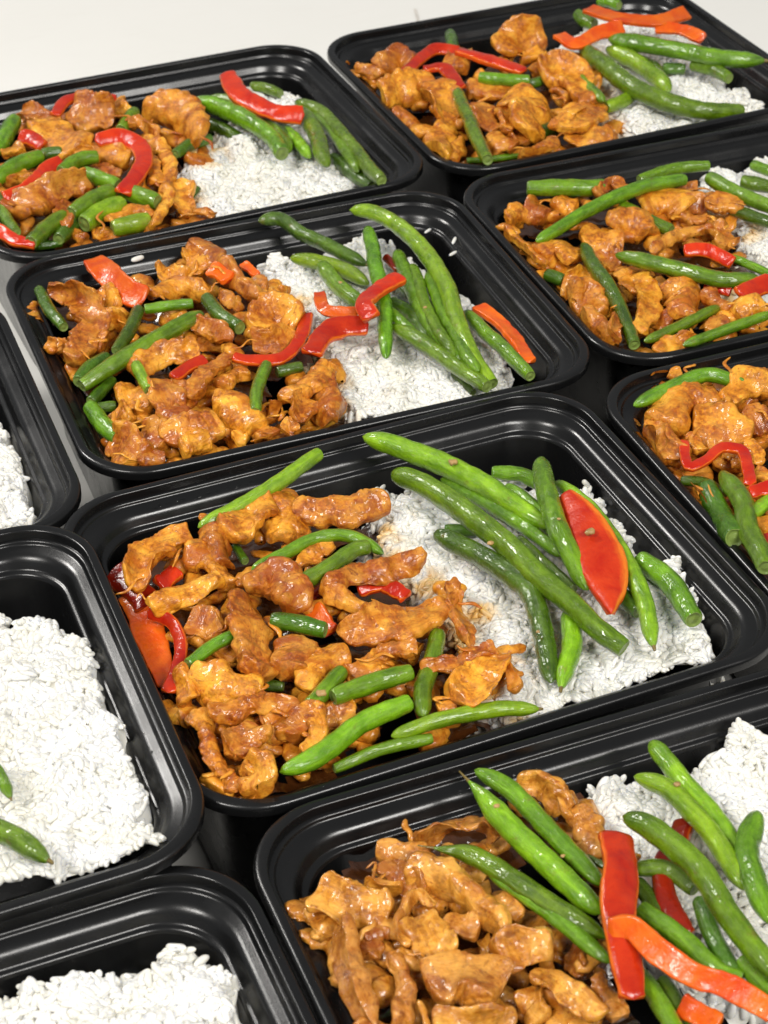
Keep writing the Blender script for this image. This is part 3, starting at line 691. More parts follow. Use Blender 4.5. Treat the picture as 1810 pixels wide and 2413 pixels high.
def bean_material(name, lo, hi):
    mt, nt, b = new_mat(name)
    v, rnd = varied_coord(nt)
    n1 = noise_node(nt, v, 70, 4, .6, .5)
    n2 = noise_node(nt, v, 330, 4, .6)
    fc = fibre_coord(nt)
    st = noise_node(nt, fc, 1.0, 4, .6, .3)
    c = mix(nt, .3, ramp(nt, n1, [(.38, lo), (.62, hi)]), ramp(nt, n2, [(.40, lo), (.62, hi)]))
    c = mix(nt, .45, c, ramp(nt, st, [(.36, tuple(x * .75 for x in lo)), (.5, tuple(.5 * (x + y) for x, y in zip(lo, hi))), (.66, tuple(min(1, x * 1.25) for x in hi))]))
    hs = nt.nodes.new('ShaderNodeHueSaturation'); nt.links.new(c, hs.inputs['Color'])
    nt.links.new(math_node(nt, 'ADD', math_node(nt, 'MULTIPLY', rnd, .45), .75), hs.inputs['Value'])
    nt.links.new(math_node(nt, 'ADD', math_node(nt, 'MULTIPLY', rnd, .03), .478), hs.inputs['Hue'])
    sp = noise_node(nt, v, 170, 3, .6)                                    # olive brown blisters
    c2 = mix(nt, math_node(nt, 'MULTIPLY', ramp(nt, sp, [(.64, (0, 0, 0)), (.74, (1, 1, 1))]), .55), hs.outputs[0], (.17, .12, .02))
    nt.links.new(c2, b.inputs['Base Color'])
    nt.links.new(ramp(nt, n2, [(.40, (.14,) * 3), (.62, (.36,) * 3)]), b.inputs['Roughness'])
    b.inputs['Specular IOR Level'].default_value = .4
    b.inputs['Coat Weight'].default_value = .70; b.inputs['Coat Roughness'].default_value = .06
    b.inputs['Subsurface Weight'].default_value = .08
    b.inputs['Subsurface Radius'].default_value = (.001, .002, .0004)
    h = math_node(nt, 'ADD', math_node(nt, 'MULTIPLY', n2, .55), math_node(nt, 'MULTIPLY', noise_node(nt, fc, 2.4, 5, .7, .6), 1.0))
    bump(nt, b, h, .42, .0016)
    wet_bump(nt, b, math_node(nt, 'ADD', noise_node(nt, fc, 1.5, 2, .5, .3), noise_node(nt, v, 300, 2, .5)), .28, .0016)
    return mt

def pepper_material(name, lo, hi, rough):
    mt, nt, b = new_mat(name)
    v, rnd = varied_coord(nt)
    n1 = noise_node(nt, v, 75, 4, .6, .6); n2 = noise_node(nt, v, 500, 3, .6)
    c = ramp(nt, n1, [(.34, lo), (.66, hi)])
    hs = nt.nodes.new('ShaderNodeHueSaturation'); nt.links.new(c, hs.inputs['Color'])
    nt.links.new(math_node(nt, 'ADD', math_node(nt, 'MULTIPLY', rnd, .35), .80), hs.inputs['Value'])
    nt.links.new(hs.outputs[0], b.inputs['Base Color'])
    b.inputs['Roughness'].default_value = rough
    b.inputs['Coat Weight'].default_value = .35; b.inputs['Coat Roughness'].default_value = .07
    b.inputs['Specular IOR Level'].default_value = .35
    b.inputs['Subsurface Weight'].default_value = .06
    b.inputs['Subsurface Radius'].default_value = (.003, .0008, .0003)
    h = math_node(nt, 'ADD', math_node(nt, 'MULTIPLY', n1, .8), math_node(nt, 'MULTIPLY', n2, .35))
    bump(nt, b, h, .5, .0018)
    wet_bump(nt, b, noise_node(nt, v, 240, 2, .5, .4), .40, .0016)
    return mt

def two_tone_pepper():
    mt = pepper_material("two_tone_pepper_skin", (.52, .018, .004), (.70, .055, .010), .38)
    nt = mt.node_tree; b = nt.nodes["Principled BSDF"]
    b.inputs['Coat Weight'].default_value = .08
    old = b.inputs['Base Color'].links[0].from_socket
    sep = nt.nodes.new('ShaderNodeSeparateXYZ'); nt.links.new(fibre_coord(nt), sep.inputs[0])
    wob = math_node(nt, 'ADD', sep.outputs['Y'], math_node(nt, 'MULTIPLY', noise_node(nt, fibre_coord(nt), 3.0, 4), .6))
    f = ramp(nt, wob, [(.55, (0, 0, 0)), (.95, (1, 1, 1))])
    nt.links.new(mix(nt, f, old, (.78, .20, .015)), b.inputs['Base Color'])
    return mt

def rice_material():
    mt, nt, b = new_mat("cooked_rice")
    tc = nt.nodes.new('ShaderNodeTexCoord'); v = tc.outputs['Object']
    n1 = noise_node(nt, v, 60, 3, .5)
    at = nt.nodes.new('ShaderNodeAttribute'); at.attribute_name = "stain"
    c = ramp(nt, n1, [(.38, (.77, .755, .685)), (.60, (.81, .805, .775))])
    c = mix(nt, at.outputs['Fac'], c, (.80, .50, .13))
    nt.links.new(c, b.inputs['Base Color'])
    b.inputs['Roughness'].default_value = .38
    b.inputs['Coat Weight'].default_value = .15; b.inputs['Coat Roughness'].default_value = .15
    b.inputs['Subsurface Weight'].default_value = 1.0
    b.inputs['Subsurface Radius'].default_value = (.0032, .0030, .0025)
    return mt

def plain_material(name, col, rough, coat=0.0, bscale=0, bstr=.3):
    mt, nt, b = new_mat(name)
    v, rnd = varied_coord(nt)
    n1 = noise_node(nt, v, 160, 4, .6)
    lo = tuple(x * .6 for x in col)
    nt.links.new(ramp(nt, n1, [(.3, lo), (.7, col)]), b.inputs['Base Color'])
    b.inputs['Roughness'].default_value = rough; b.inputs['Coat Weight'].default_value = coat
    b.inputs['Coat Roughness'].default_value = .08
    if bscale: bump(nt, b, noise_node(nt, v, bscale, 4, .6), bstr, .002)
    return mt

def droplet_material():
    mt, nt, b = new_mat("oily_water")
    b.inputs['Base Color'].default_value = (.9, .9, .88, 1)
    b.inputs['Roughness'].default_value = .03
    b.inputs['Transmission Weight'].default_value = 1.0
    b.inputs['IOR'].default_value = 1.33
    return mt

M_PLASTIC = plastic_material()
M_TABLE = table_material()
M_CHICKEN = chicken_material("chilli_chicken", (.93, .46, .048), (.70, .240, .014), (.27, .062, .004), (.42, .090, .005), .28, .45, .65)
M_TERIYAKI = chicken_material("soy_chicken", (.86, .425, .080), (.60, .225, .022), (.22, .056, .005), (.34, .085, .006), .18, .7, .45)
M_BEAN = {'': bean_material("green_bean_skin", (.055, .145, .003), (.170, .360, .008)),
          'l': bean_material("bright_green_bean_skin", (.100, .240, .004), (.270, .500, .011)),
          'd': bean_material("dark_green_bean_skin", (.026, .075, .003), (.085, .190, .006))}
M_CUT = plain_material("bean_cut_end", (.24, .34, .07), .35, .3, 600)
M_STEM = plain_material("bean_stem_tip", (.20, .14, .03), .4, .2, 500)
M_SKIN = {'': pepper_material("red_pepper_skin", (.42, .012, .004), (.62, .040, .007), .18),
          'd': pepper_material("dark_red_pepper_skin", (.16, .006, .003), (.30, .016, .004), .18)}
M_FLESH = {'': pepper_material("red_pepper_flesh", (.58, .045, .004), (.76, .105, .007), .32),
           'o': pepper_material("orange_pepper_flesh", (.66, .060, .004), (.84, .165, .007), .30),
           'd': pepper_material("dark_pepper_flesh", (.22, .020, .004), (.36, .045, .006), .3)}
M_TWO = two_tone_pepper()
def cut_edges(mt, col):
    """the skin gives way to flesh along the knife cuts"""
    nt = mt.node_tree; b = nt.nodes["Principled BSDF"]
    old = b.inputs['Base Color'].links[0].from_socket
    sep = nt.nodes.new('ShaderNodeSeparateXYZ'); nt.links.new(fibre_coord(nt), sep.inputs[0])
    ab = nt.nodes.new('ShaderNodeMath'); ab.operation = 'ABSOLUTE'; nt.links.new(sep.outputs['Y'], ab.inputs[0])
    wob = math_node(nt, 'ADD', ab.outputs[0], math_node(nt, 'MULTIPLY', math_node(nt, 'SUBTRACT', noise_node(nt, fibre_coord(nt), 4.0, 4), .5), .5))
    nt.links.new(mix(nt, ramp(nt, wob, [(.62, (0, 0, 0)), (.88, (1, 1, 1))]), old, col), b.inputs['Base Color'])
cut_edges(M_SKIN[''], (.76, .15, .010)); cut_edges(M_SKIN['d'], (.42, .06, .006))
M_RICE = rice_material()
M_SAUCE = plain_material("dark_sauce", (.085, .026, .006), .18, .6, 140, .5)
M_GARLIC = plain_material("garlic_bit", (.55, .34, .12), .45, .2, 800)
M_DROP = droplet_material()

# ------------------------------------------------------------------ the table
n = 24
xs = np.linspace(-2.2, 2.6, n); ys = np.linspace(-1.6, 3.6, n)
gx, gy = np.meshgrid(xs, ys, indexing='ij')
V = np.stack([gx, gy, np.zeros_like(gx)], -1).reshape(-1, 3)
i, j = np.meshgrid(np.arange(n - 1), np.arange(n - 1), indexing='ij')
a = (i * n + j).ravel()
table = obj("table", make_mesh("table", V, np.stack([a, a + n, a + n + 1, a + 1], -1), [M_TABLE]))
tag(table, "white table top under the black meal boxes", "table", kind="structure")

M_SEAM = plain_material("table_seam", (.80, .755, .69), .6)
for (x0, y0), (x1, y1), w in (((.296, .650), (.276, .590), .0010),):
    d = unit(np.array([x1 - x0, y1 - y0])); nn = np.array([-d[1], d[0]]) * w
    P4 = [(x0 - nn[0], y0 - nn[1]), (x0 + nn[0], y0 + nn[1]), (x1 + nn[0], y1 + nn[1]), (x1 - nn[0], y1 - nn[1])]
    obj("seam", make_mesh("seam", [(a_, b_, .0004) for a_, b_ in P4], [(0, 1, 2, 3)], [M_SEAM]), table)

# ------------------------------------------------------------------ meal boxes
def fillet(pts):
    """pts: (inset, depth, radius) -> polyline with rounded corners"""
    out = []
    P = [np.array(p[:2], float) for p in pts]
    for k, p in enumerate(pts):
        if k in (0, len(pts) - 1) or p[2] <= 0:
            out.append(P[k]); continue
        a, b, c = P[k - 1], P[k], P[k + 1]
        u, v = unit(a - b), unit(c - b)
        d = min(p[2], .49 * np.linalg.norm(a - b), .49 * np.linalg.norm(c - b))
        s, e = b + u * d, b + v * d
        for t in np.linspace(0, 1, 6):
            out.append((1 - t) ** 2 * s + 2 * t * (1 - t) * b + t * t * e)
    return np.array(out)

def ring(inset, depth, k=14, s=10):
    """rounded rectangle at one height, mm, local to the box, z = 0 at the rim"""
    hx, hy = BOX_L / 2 - inset, BOX_W / 2 - inset
    r = max(CORNER - inset * .55, 4)
    out = []
    cs = [(hx - r, hy - r, 0), (-hx + r, hy - r, 90), (-hx + r, -hy + r, 180), (hx - r, -hy + r, 270)]
    for q, (cx, cy, a0) in enumerate(cs):
        for t in np.linspace(0, 90, k):
            a = math.radians(a0 + t); out.append((cx + r * math.cos(a), cy + r * math.sin(a), -depth))
        nx, ny, na = cs[(q + 1) % 4]
        ea = math.radians(a0 + 90)
        p0 = np.array((cx + r * math.cos(ea), cy + r * math.sin(ea))); p1 = np.array((nx + r * math.cos(ea), ny + r * math.sin(ea)))
        for t in np.linspace(0, 1, s + 2)[1:-1]:
            w = p0 * (1 - t) + p1 * t; out.append((w[0], w[1], -depth))
    return np.array(out)

def lathe(name, prof, cap=False):
    R = [ring(a, b) for a, b in prof]
    k = len(R[0])
    V = np.vstack(R) / 1000.0
    F = tube_faces(len(R), k)
    me = make_mesh(name, V, F, [M_PLASTIC])
    if cap:
        import bmesh
        bm = bmesh.new(); bm.from_mesh(me); bm.verts.ensure_lookup_table()
        bm.faces.new([bm.verts[(len(R) - 1) * k + q] for q in range(k)])
        bm.to_mesh(me); bm.free()
    return me

prof_rim = fillet([(1.6, 3.6, 0), (1.1, 4.6, .3), (.1, 4.4, .4), (0, 0, 1.9), (3.9, 0, .8), (4.3, 3.4, 0)])
prof_step = fillet([(4.3, 3.4, 0), (5.4, 3.6, .6), (6.0, 5.0, .6), (10.6, 6.1, 2.2), (12.9, 10.5, .7), (14.5, 10.9, .75), (15.1, 12.2, 0)])
prof_basin = fillet([(15.1, 12.2, 0), (19.5, 74.0, 4.5), (28.0, 75.2, 1.5), (29.5, 74.2, 1.0), (40.0, 74.2, 0)])
prof_outer = fillet([(1.6, 3.6, 0), (3.3, 3.9, .5), (3.1, 6.3, .5), (4.9, 6.6, .6), (9.6, 7.4, 1), (11.8, 11.8, .6), (13.2, 12.4, .6), (17.4, 78.0, 3), (22.0, 78.9, 1), (23.0, 79.7, .6), (40.0, 79.7, 0)])
ME_BOX = {'rim': lathe("rim", prof_rim), 'lid_step': lathe("lid_step", prof_step),
          'basin': lathe("basin", prof_basin, True), 'outer_wall': lathe("outer_wall", prof_outer[::1], True)}
BOX_LABEL = {'A': "black plastic meal box at back left, cut by the left edge",
             'B': "black plastic meal box at the back right corner of the table",
             'C': "black plastic meal box directly behind the centre one, red pepper on its beans",
             'D': "black plastic meal box at upper right edge, in front of the back right box",
             'E': "black plastic meal box at right edge beside the centre box",
             'F': "black plastic meal box in the centre, seen whole but for its right corner",
             'G': "black plastic meal box at bottom right holding glossy brown chicken",
             'H': "black plastic meal box at left edge showing only its right corner",
             'I': "black plastic rice box at left, its rim lying on the centre box",
             'J': "black plastic rice box in the bottom left corner"}
BOX_M = {}
for key, (bx, by, bt) in BOX_POSE.items():
    root = bpy.data.objects.new("meal_box", None); link(root)
    root.empty_display_size = .05
    root.location = (bx, by, RIM + BOX_LIFT.get(key, 0) / 1000 * .5)
    root.rotation_euler = (0, -math.atan(BOX_LIFT.get(key, 0) / 222.0), bt)
    root.location.z = RIM + BOX_LIFT.get(key, 0) / 1000 * .55
    tag(root, BOX_LABEL[key], "meal box", "black meal boxes on the table")
    for nm in ('rim', 'lid_step', 'basin', 'outer_wall'):
        obj(nm, ME_BOX[nm], root)
    mt = Matrix.Translation((bx, by, RIM + BOX_LIFT.get(key, 0) / 1000)) @ Matrix.Rotation(bt, 4, 'Z')
    BOX_M[key] = np.array(mt)

def to_world(key, P):
    P = np.asarray(P, float) / 1000.0
    Mx = BOX_M[key]
    return P @ Mx[:3, :3].T + Mx[:3, 3]

def inner_inset(z):
    return np.interp(-np.asarray(z, float), [0, 3.4, 5, 6.1, 10.5, 12.2, 45], [4.3, 4.6, 6.0, 10.8, 13.2, 15.2, 21.0])

def clip_inside(V, pad=.4, lowest=5.2):
    """push points back inside the rounded inner wall of a box (mm)"""
    ins = np.maximum(inner_inset(V[:, 2]) + pad, lowest)
    hx, hy = BOX_L / 2 - ins, BOX_W / 2 - ins
    r = np.maximum(CORNER - ins * .55, 4)
    x, y = np.clip(V[:, 0], -hx, hx), np.clip(V[:, 1], -hy, hy)
    dx, dy = np.abs(x) - (hx - r), np.abs(y) - (hy - r)
    d = np.hypot(np.maximum(dx, 0), np.maximum(dy, 0))
    f = np.where((dx > 0) & (dy > 0) & (d > r), r / np.maximum(d, 1e-6), 1.0)
    x = np.where(f < 1, np.sign(x) * (hx - r + dx * f), x); y = np.where(f < 1, np.sign(y) * (hy - r + dy * f), y)
    V = V.copy(); V[:, 0] = x; V[:, 1] = y
    return V

# ------------------------------------------------------------------ read the food table (millimetres, local to each box)
ITEMS = []
for line in FOOD.strip().split('\n'):
    p = line.split()
    ITEMS.append((p[0], p[1], '' if p[2] == '-' else p[2], np.array([[float(v) for v in q.split(',')] for q in p[3:]])))

ORD = ['first', 'second', 'third', 'fourth', 'fifth', 'sixth', 'seventh', 'eighth', 'ninth', 'tenth', 'eleventh', 'twelfth', 'thirteenth', 'fourteenth', 'fifteenth', 'sixteenth']
def row_places(kind):
    """for every item of a kind: (row word, ordinal from left) inside its box"""
    res = {}
    for key in BOX_POSE:
        idx = [q for q, it in enumerate(ITEMS) if it[0] in kind and it[1] == key]
        if not idx: continue
        cy = np.array([ITEMS[q][3][:, 1].mean() for q in idx]); cx = np.array([ITEMS[q][3][:, 0].mean() for q in idx])
        nrow = 1 if len(idx) < 5 else 2 if len(idx) < 10 else 3
        order = np.argsort(-cy)
        for rr, part in enumerate(np.array_split(order, nrow)):
            word = {1: [''], 2: ['back', 'front'], 3: ['back', 'middle', 'front']}[nrow][rr]
            for o_, q in enumerate(part[np.argsort(cx[part])]):
                res[idx[q]] = (word, ORD[o_], len(part))
    return res

def place_words(pl, key):
    w, o_, cnt = pl
    b = BOX_WORDS[key]
    if cnt == 1: return ("in the %s of the %s" % (w, b)) if w else "in the " + b
    return ("%s from left, %s row, %s" % (o_, w, b)) if w else ("%s from left in the %s" % (o_, b))

# ------------------------------------------------------------------ chicken
TOCAM = np.array(-FWD)
def chicken_mesh(P, seed, hi, soft=1.0):
    """a torn slice: a slab a few millimetres thick with ragged edges, warped and folded"""
    r = np.random.default_rng(seed)
    n, k = (72, 48) if hi else (48, 34)
    P = P.copy(); P[:, 3] *= 1.22 + (.16 if soft < .5 and P[:, 3].mean() > 7.5 else 0)
    S = spline(P, n)
    C, A = S[:, :3].copy(), S[:, 3]
    u = np.linspace(0, 1, n)
    L = np.linalg.norm(np.diff(C, axis=0), axis=1).sum()
    a0 = A.mean()
    ref = unit(TOCAM * .6 + np.array([0, 0, 1.]) * .5 + r.normal(0, .30, 3))
    T, N, B = frames(C, ref)
    tw = (noise(np.c_[u * 1.5, np.full(n, seed * .37), np.zeros(n)], 5)) * .9
    N2 = N * np.cos(tw)[:, None] + B * np.sin(tw)[:, None]; B2 = np.cross(T, N2)
    p1, p2 = r.uniform(2.0, 6.0, 2)
    s = np.where(u < .5, np.maximum(1 - np.abs(2 * u - 1) ** p1, 0) ** (1 / p1), np.maximum(1 - np.abs(2 * u - 1) ** p2, 0) ** (1 / p2))
    s = np.maximum(s, .015)
    def edge(sd):
        return 1 + .30 * (.5 + .5 * soft) * noise(np.c_[u * L / (1.1 * a0), np.full(n, seed * sd), np.ones(n)], 7) + .13 * noise(np.c_[u * L / 2.4, np.full(n, seed * sd), np.ones(n)], 8)
    e1, e2 = edge(.9), edge(1.9)
    th = np.linspace(0, 2 * np.pi, k, endpoint=False)
    wside = .5 + .5 * np.cos(th)
    wid = (A * s)[:, None] * (e1[:, None] * wside + e2[:, None] * (1 - wside))
    ex = r.uniform(.45, .75)
    cx = np.sign(np.cos(th)) * np.abs(np.cos(th)) ** ex; sx = np.sign(np.sin(th)) * np.abs(np.sin(th)) ** ex
    hh = np.clip(.42 * a0, 1.5, r.uniform(2.4, 3.7) + (1 - soft) * 1.6) * np.minimum(s * 1.5, 1) * (1 + .25 * noise(np.c_[u * L / 6, np.full(n, seed * 2.9), np.ones(n)], 8))
    fold = r.choice([-1, 1]) * r.uniform(.15, .55) * a0             # the slab curls across its width
    bendc = fold * ((cx - r.uniform(-.4, .4)) ** 2)[None] * s[:, None] * (1 + .7 * np.sin(u * r.uniform(2, 6) + seed))[:, None]
    X = C[:, None] + B2[:, None] * (wid * cx)[..., None] + N2[:, None] * (hh[:, None] * sx + bendc - fold * .3)[..., None]
    V = X.reshape(-1, 3)
    off = seed * 13.7
    # soft warp of the whole slab
    for sc_, am in ((1.7 * a0 + 2, .34 * a0 * (.55 + .45 * soft)), (4.6, .75)):
        V = V + np.stack([noise(V / sc_ + off + q_, 13) for q_ in (0, 31, 57)], 1) * am * np.repeat(np.clip(s * 1.6, .3, 1), k)[:, None]
    out = unit(np.repeat(N2, k, 0) * np.tile(sx, n)[:, None] + np.repeat(B2, k, 0) * np.tile(cx, n)[:, None])
    fade = np.repeat(np.clip(s * 1.4, .12, 1), k)
    lu = np.repeat(u * L, k); lw = np.tile(cx, n) * a0; lh = np.tile(sx, n) * 2.0
    fibre = np.c_[lu / 6.5, lw / .85, lh / .85] + off
    crease = -np.clip(.11 - np.abs(noise(V / 6.5 + off + 70, 17)), 0, 1) * 7.0
    rough_ = np.clip(noise(V / 5.5 + off + 40, 29) * 1.8 + .25, 0, 1)
    f3 = noise(fibre, 19) * .26 + noise(V / .95 + off, 23) * .50 * rough_ + noise(V / 2.6 + off, 27) * .28
    V = V + out * ((crease * (.4 + .6 * soft) + f3 * soft) * fade)[:, None]
    return V, tube_faces(n, k), fibre, rough_

PL = row_places('c')
for q, (ty, key, op, P) in enumerate(ITEMS):
    if ty != 'c': continue
    P = P.copy()
    V, F, fib, grit = chicken_mesh(P, 100 + q, key in 'FGC', .40 if key == 'G' else .68)
    V = clip_inside(V)                                              # keep clear of the box walls
    W_ = to_world(key, V)
    base = W_.mean(0)
    me = make_mesh("chicken_piece", W_ - base, F, [M_TERIYAKI if key == 'G' else M_CHICKEN], fibre=fib, grit=grit)
    o = obj("chicken_piece", me); o.location = base
    ln = np.linalg.norm(np.diff(P[:, :3], axis=0), axis=1).sum(); ar = P[:, 3].mean()
    size = 'thin' if ar < 4.3 else 'large' if ar > 8.5 else 'small' if ln < 14 else 'chunky'
    tint = 'glossy brown' if key == 'G' else 'orange sauced'
    tag(o, "%s %s chicken piece, %s" % (size, tint, place_words(PL[q], key)), "chicken", "chicken pieces in the meal boxes")

# scraps and sauce beneath the pieces
for key in 'ABCDEFG':
    src = [P for ty, k2, op, P in ITEMS if ty == 'c' and k2 == key]
    if not src: continue
    r = np.random.default_rng(ord(key))
    allv, allf, nv = [], [], 0
    for t in range(100 if key != 'G' else 85):
        P0 = src[r.integers(len(src))]
        c = P0[r.integers(len(P0)), :3] + np.array([r.normal(0, 5), r.normal(0, 4), -r.uniform(5, 11)])
        dv = np.array([r.normal(), r.normal(), r.normal() * .3]); dv /= np.linalg.norm(dv)
        ln = r.uniform(4, 10); ra = r.uniform(2.2, 5.2)
        Pn = np.array([[*(c - dv * ln), ra], [*(c + r.normal(0, 1, 3)), ra], [*(c + dv * ln), ra]])
        S = 16, 12
        n_, k_ = S
        sp = spline(Pn, n_); C = sp[:, :3]
        T, N, B = frames(C, unit(np.array([.1, .2, 1.])))
        u = np.linspace(0, 1, n_); s = np.maximum(1 - np.abs(2 * u - 1) ** 2.4, 0) ** (1 / 2.4) + .02
        th = np.linspace(0, 2 * np.pi, k_, endpoint=False)
        X = C[:, None] + B[:, None] * (ra * s[:, None] * np.cos(th))[..., None] + N[:, None] * (ra * .7 * s[:, None] * np.sin(th))[..., None]
        V = X.reshape(-1, 3)
        V = V + unit(V - np.repeat(C, k_, 0)) * (noise(V / 2.2 + t * 3.1, 31) * .9)[:, None]
        V = clip_inside(V)
        allv.append(V); allf.append(tube_faces(n_, k_) + nv); nv += len(V)
    for t in range(26 if key != 'G' else 8):                          # stringy torn fibres
        P0 = src[r.integers(len(src))]; c = P0[r.integers(len(P0)), :3] + np.array([r.normal(0, 3), r.normal(0, 3), r.uniform(.5, 3.0)])
        dv = unit(np.array([r.normal(), r.normal(), r.normal() * .25])); ln = r.uniform(3, 7); side = unit(np.cross(dv, [0, 0, 1.])) * r.normal(0, 2)
        Pn = np.array([c - dv * ln, c - dv * ln * .3 + side, c + dv * ln * .4 - side * .5, c + dv * ln + np.array([0, 0, -1.5])])
        n_, k_ = 18, 7
        C = spline(Pn, n_); T, N, B = frames(C, unit(np.array([.1, .2, 1.])))
        ra = r.uniform(.45, 1.15); u = np.linspace(0, 1, n_); s = np.sqrt(np.clip(1 - (2 * u - 1) ** 4, 0, 1)) * (1 + .35 * noise(np.c_[u * 6, np.full(n_, t * 1.3), np.zeros(n_)], 33)) + .05
        th = np.linspace(0, 2 * np.pi, k_, endpoint=False)
        X = C[:, None] + B[:, None] * (ra * s[:, None] * np.cos(th))[..., None] + N[:, None] * (ra * .6 * s[:, None] * np.sin(th))[..., None]
        V = clip_inside(X.reshape(-1, 3))
        allv.append(V); allf.append(tube_faces(n_, k_) + nv); nv += len(V)
    W_ = to_world(key, np.vstack(allv)); base = W_.mean(0)
    o = obj("chicken_scraps", make_mesh("chicken_scraps", W_ - base, np.vstack(allf), [M_TERIYAKI if key == 'G' else M_CHICKEN]))
    o.location = base
    tag(o, "shredded chicken scraps lying among the pieces in the " + BOX_WORDS[key], "chicken", kind="stuff")
    # sauce
    g = 60
    xs = np.linspace(-BOX_L / 2 + 17, BOX_L / 2 - 17, g); ys = np.linspace(-BOX_W / 2 + 17, BOX_W / 2 - 17, g)
    gx, gy = np.meshgrid(xs, ys, indexing='ij')
    z = -14 + 3.0 * noise(np.c_[gx.ravel() / 9, gy.ravel() / 9, np.full(gx.size, ord(key))], 41) + 1.2 * noise(np.c_[gx.ravel() / 3.5, gy.ravel() / 3.5, np.full(gx.size, ord(key))], 43)
    a = (np.arange(g - 1)[:, None] * g + np.arange(g - 1)[None]).ravel()
    pts = np.vstack(src)[:, :2]
    dn = np.min(np.hypot(gx.ravel()[:, None] - pts[None, :, 0], gy.ravel()[:, None] - pts[None, :, 1] - 4), 1)
    a = a[(dn[a] < 9)]
    W_ = to_world(key, np.c_[gx.ravel(), gy.ravel(), z]); base = W_.mean(0)
    o = obj("sauce", make_mesh("sauce", W_ - base, np.stack([a, a + g, a + g + 1, a + 1], -1), [M_SAUCE])); o.location = base
    tag(o, "dark brown sauce pooled under the food in the " + BOX_WORDS[key], "sauce", kind="stuff")

# ------------------------------------------------------------------ green beans
def bean(key, op, P, seed, label):
    r = np.random.default_rng(seed)
    n, k = 56, 20
    S = spline(P, n); C, A = S[:, :3].copy(), S[:, 3].copy() * .98
    L = np.linalg.norm(np.diff(C, axis=0), axis=1).sum()
    s_mm = np.linspace(0, L, n); a0 = A.mean()
    A = A * (1 - .16 * np.abs(2 * s_mm / L - 1) ** 3)
    C += np.stack([noise(np.c_[s_mm / 18, np.full(n, seed * 1.3), np.full(n, q_)], 51) for q_ in (0., 5., 9.)], 1) * .55
    T, N, B = frames(C, unit(TOCAM * .4 + np.array([0, 0, 1.]) + r.normal(0, .5, 3)))
    ds, de = s_mm, L - s_mm
    stem_e, tip_s = 's' in op, 't' in op
    cut_e = 'k' in op or (L < 40 and not stem_e)
    cut_s = L < 40 and not tip_s
    prof = np.ones(n)
    ls = a0 * (3.4 if tip_s else (.85 if L < 38 else r.uniform(1.6, 3.2)))
    prof *= np.where(ds < ls, np.sqrt(np.clip(1 - (1 - ds / ls) ** 2, 0, 1)) if not tip_s else np.clip(ds / ls, 0, 1) ** .62, 1) if not cut_s else np.where(ds < a0 * .25, .90 + .10 * np.sqrt(np.clip(ds / (a0 * .25), 0, 1)), 1)
    if cut_e:
        le = a0 * .22; prof *= np.where(de < le, .90 + .10 * np.sqrt(np.clip(de / le, 0, 1)), 1)
    else:
        le = a0 * (1.9 if stem_e else .85 if L < 38 else r.uniform(1.6, 3.2))
        prof *= np.where(de < le, (.26 + .74 * np.clip(de / le, 0, 1) ** .6) if stem_e else np.sqrt(np.clip(1 - (1 - de / le) ** 2, 0, 1)), 1)
    prof = np.maximum(prof, .16 if stem_e or tip_s else .05)
    body = 1 + .022 * np.sin(s_mm / r.uniform(8, 11) * 2 * np.pi + r.uniform(0, 6)) + .045 * noise(np.c_[s_mm / 16, np.full(n, seed * .77), np.zeros(n)], 53)
    R = A * prof * body
    th = np.linspace(0, 2 * np.pi, k, endpoint=False)
    sh = 1 - .075 * np.exp(-((th - np.pi / 2) / .24) ** 2) + .03 * np.exp(-((th - np.pi / 2 - .5) / .25) ** 2) + .03 * np.exp(-((th - np.pi / 2 + .5) / .25) ** 2)
    X = C[:, None] + B[:, None] * (R[:, None] * sh * np.cos(th) * .92)[..., None] + N[:, None] * (R[:, None] * sh * np.sin(th))[..., None]
    V = X.reshape(-1, 3)
    V = V + unit(V - np.repeat(C, k, 0)) * (noise(V / 3.0 + seed * 2.1, 57) * .09 * np.repeat(prof, k))[:, None]
    V = np.where(V[:, 2:3] < -1, clip_inside(V), V)
    W_ = to_world(key, V); base = W_.mean(0)
    tone = 'l' if 'l' in op else 'd' if 'd' in op else ''
    fib = np.c_[np.repeat(s_mm / 10.0, k), np.tile(np.cos(th), n) * 1.6 + seed, np.tile(np.sin(th), n) * 1.6]
    o = obj("green_bean", make_mesh("green_bean", W_ - base, tube_faces(n, k), [M_BEAN[tone]], fibre=fib)); o.location = base
    tag(o, label, "green bean", "green beans in the meal boxes")
    def cap(nm, row, out_dir, mat, dome):
        rg = W_.reshape(n, k, 3)[row]
        c = rg.mean(0); rows = [rg]
        dw = to_world(key, out_dir[None])[0] - to_world(key, np.zeros((1, 3)))[0]; dw = dw / np.linalg.norm(dw)
        for f_, h_ in dome: rows.append(c + (rg - c) * f_ + dw * h_ / 1000.0)
        VV = np.vstack(rows)
        ch = obj(nm, make_mesh(nm, VV - base, tube_faces(len(rows), k), [mat]), o)
        return ch
    if cut_e: cap("cut_end", -1, T[-1], M_CUT, [(.88, .02 * a0), (.8, -.10 * a0), (.45, -.02 * a0), (.03, .03 * a0)])
    else: cap("stem_tip", -1, T[-1], M_STEM if stem_e else M_BEAN[tone], [(.9, .25 * a0), (.7, .5 * a0), (.02, .6 * a0)] if stem_e else [(.03, .02)])
    if cut_s: cap("cut_end", 0, -T[0], M_CUT, [(.88, .02 * a0), (.8, -.10 * a0), (.45, -.02 * a0), (.03, .03 * a0)])
    if tip_s: cap("stem_tip", 0, -T[0], M_STEM, [(1.1, .5), (.8, 1.2), (.6, 3.4), (.5, 5.0), (.05, 5.2)])
    return o

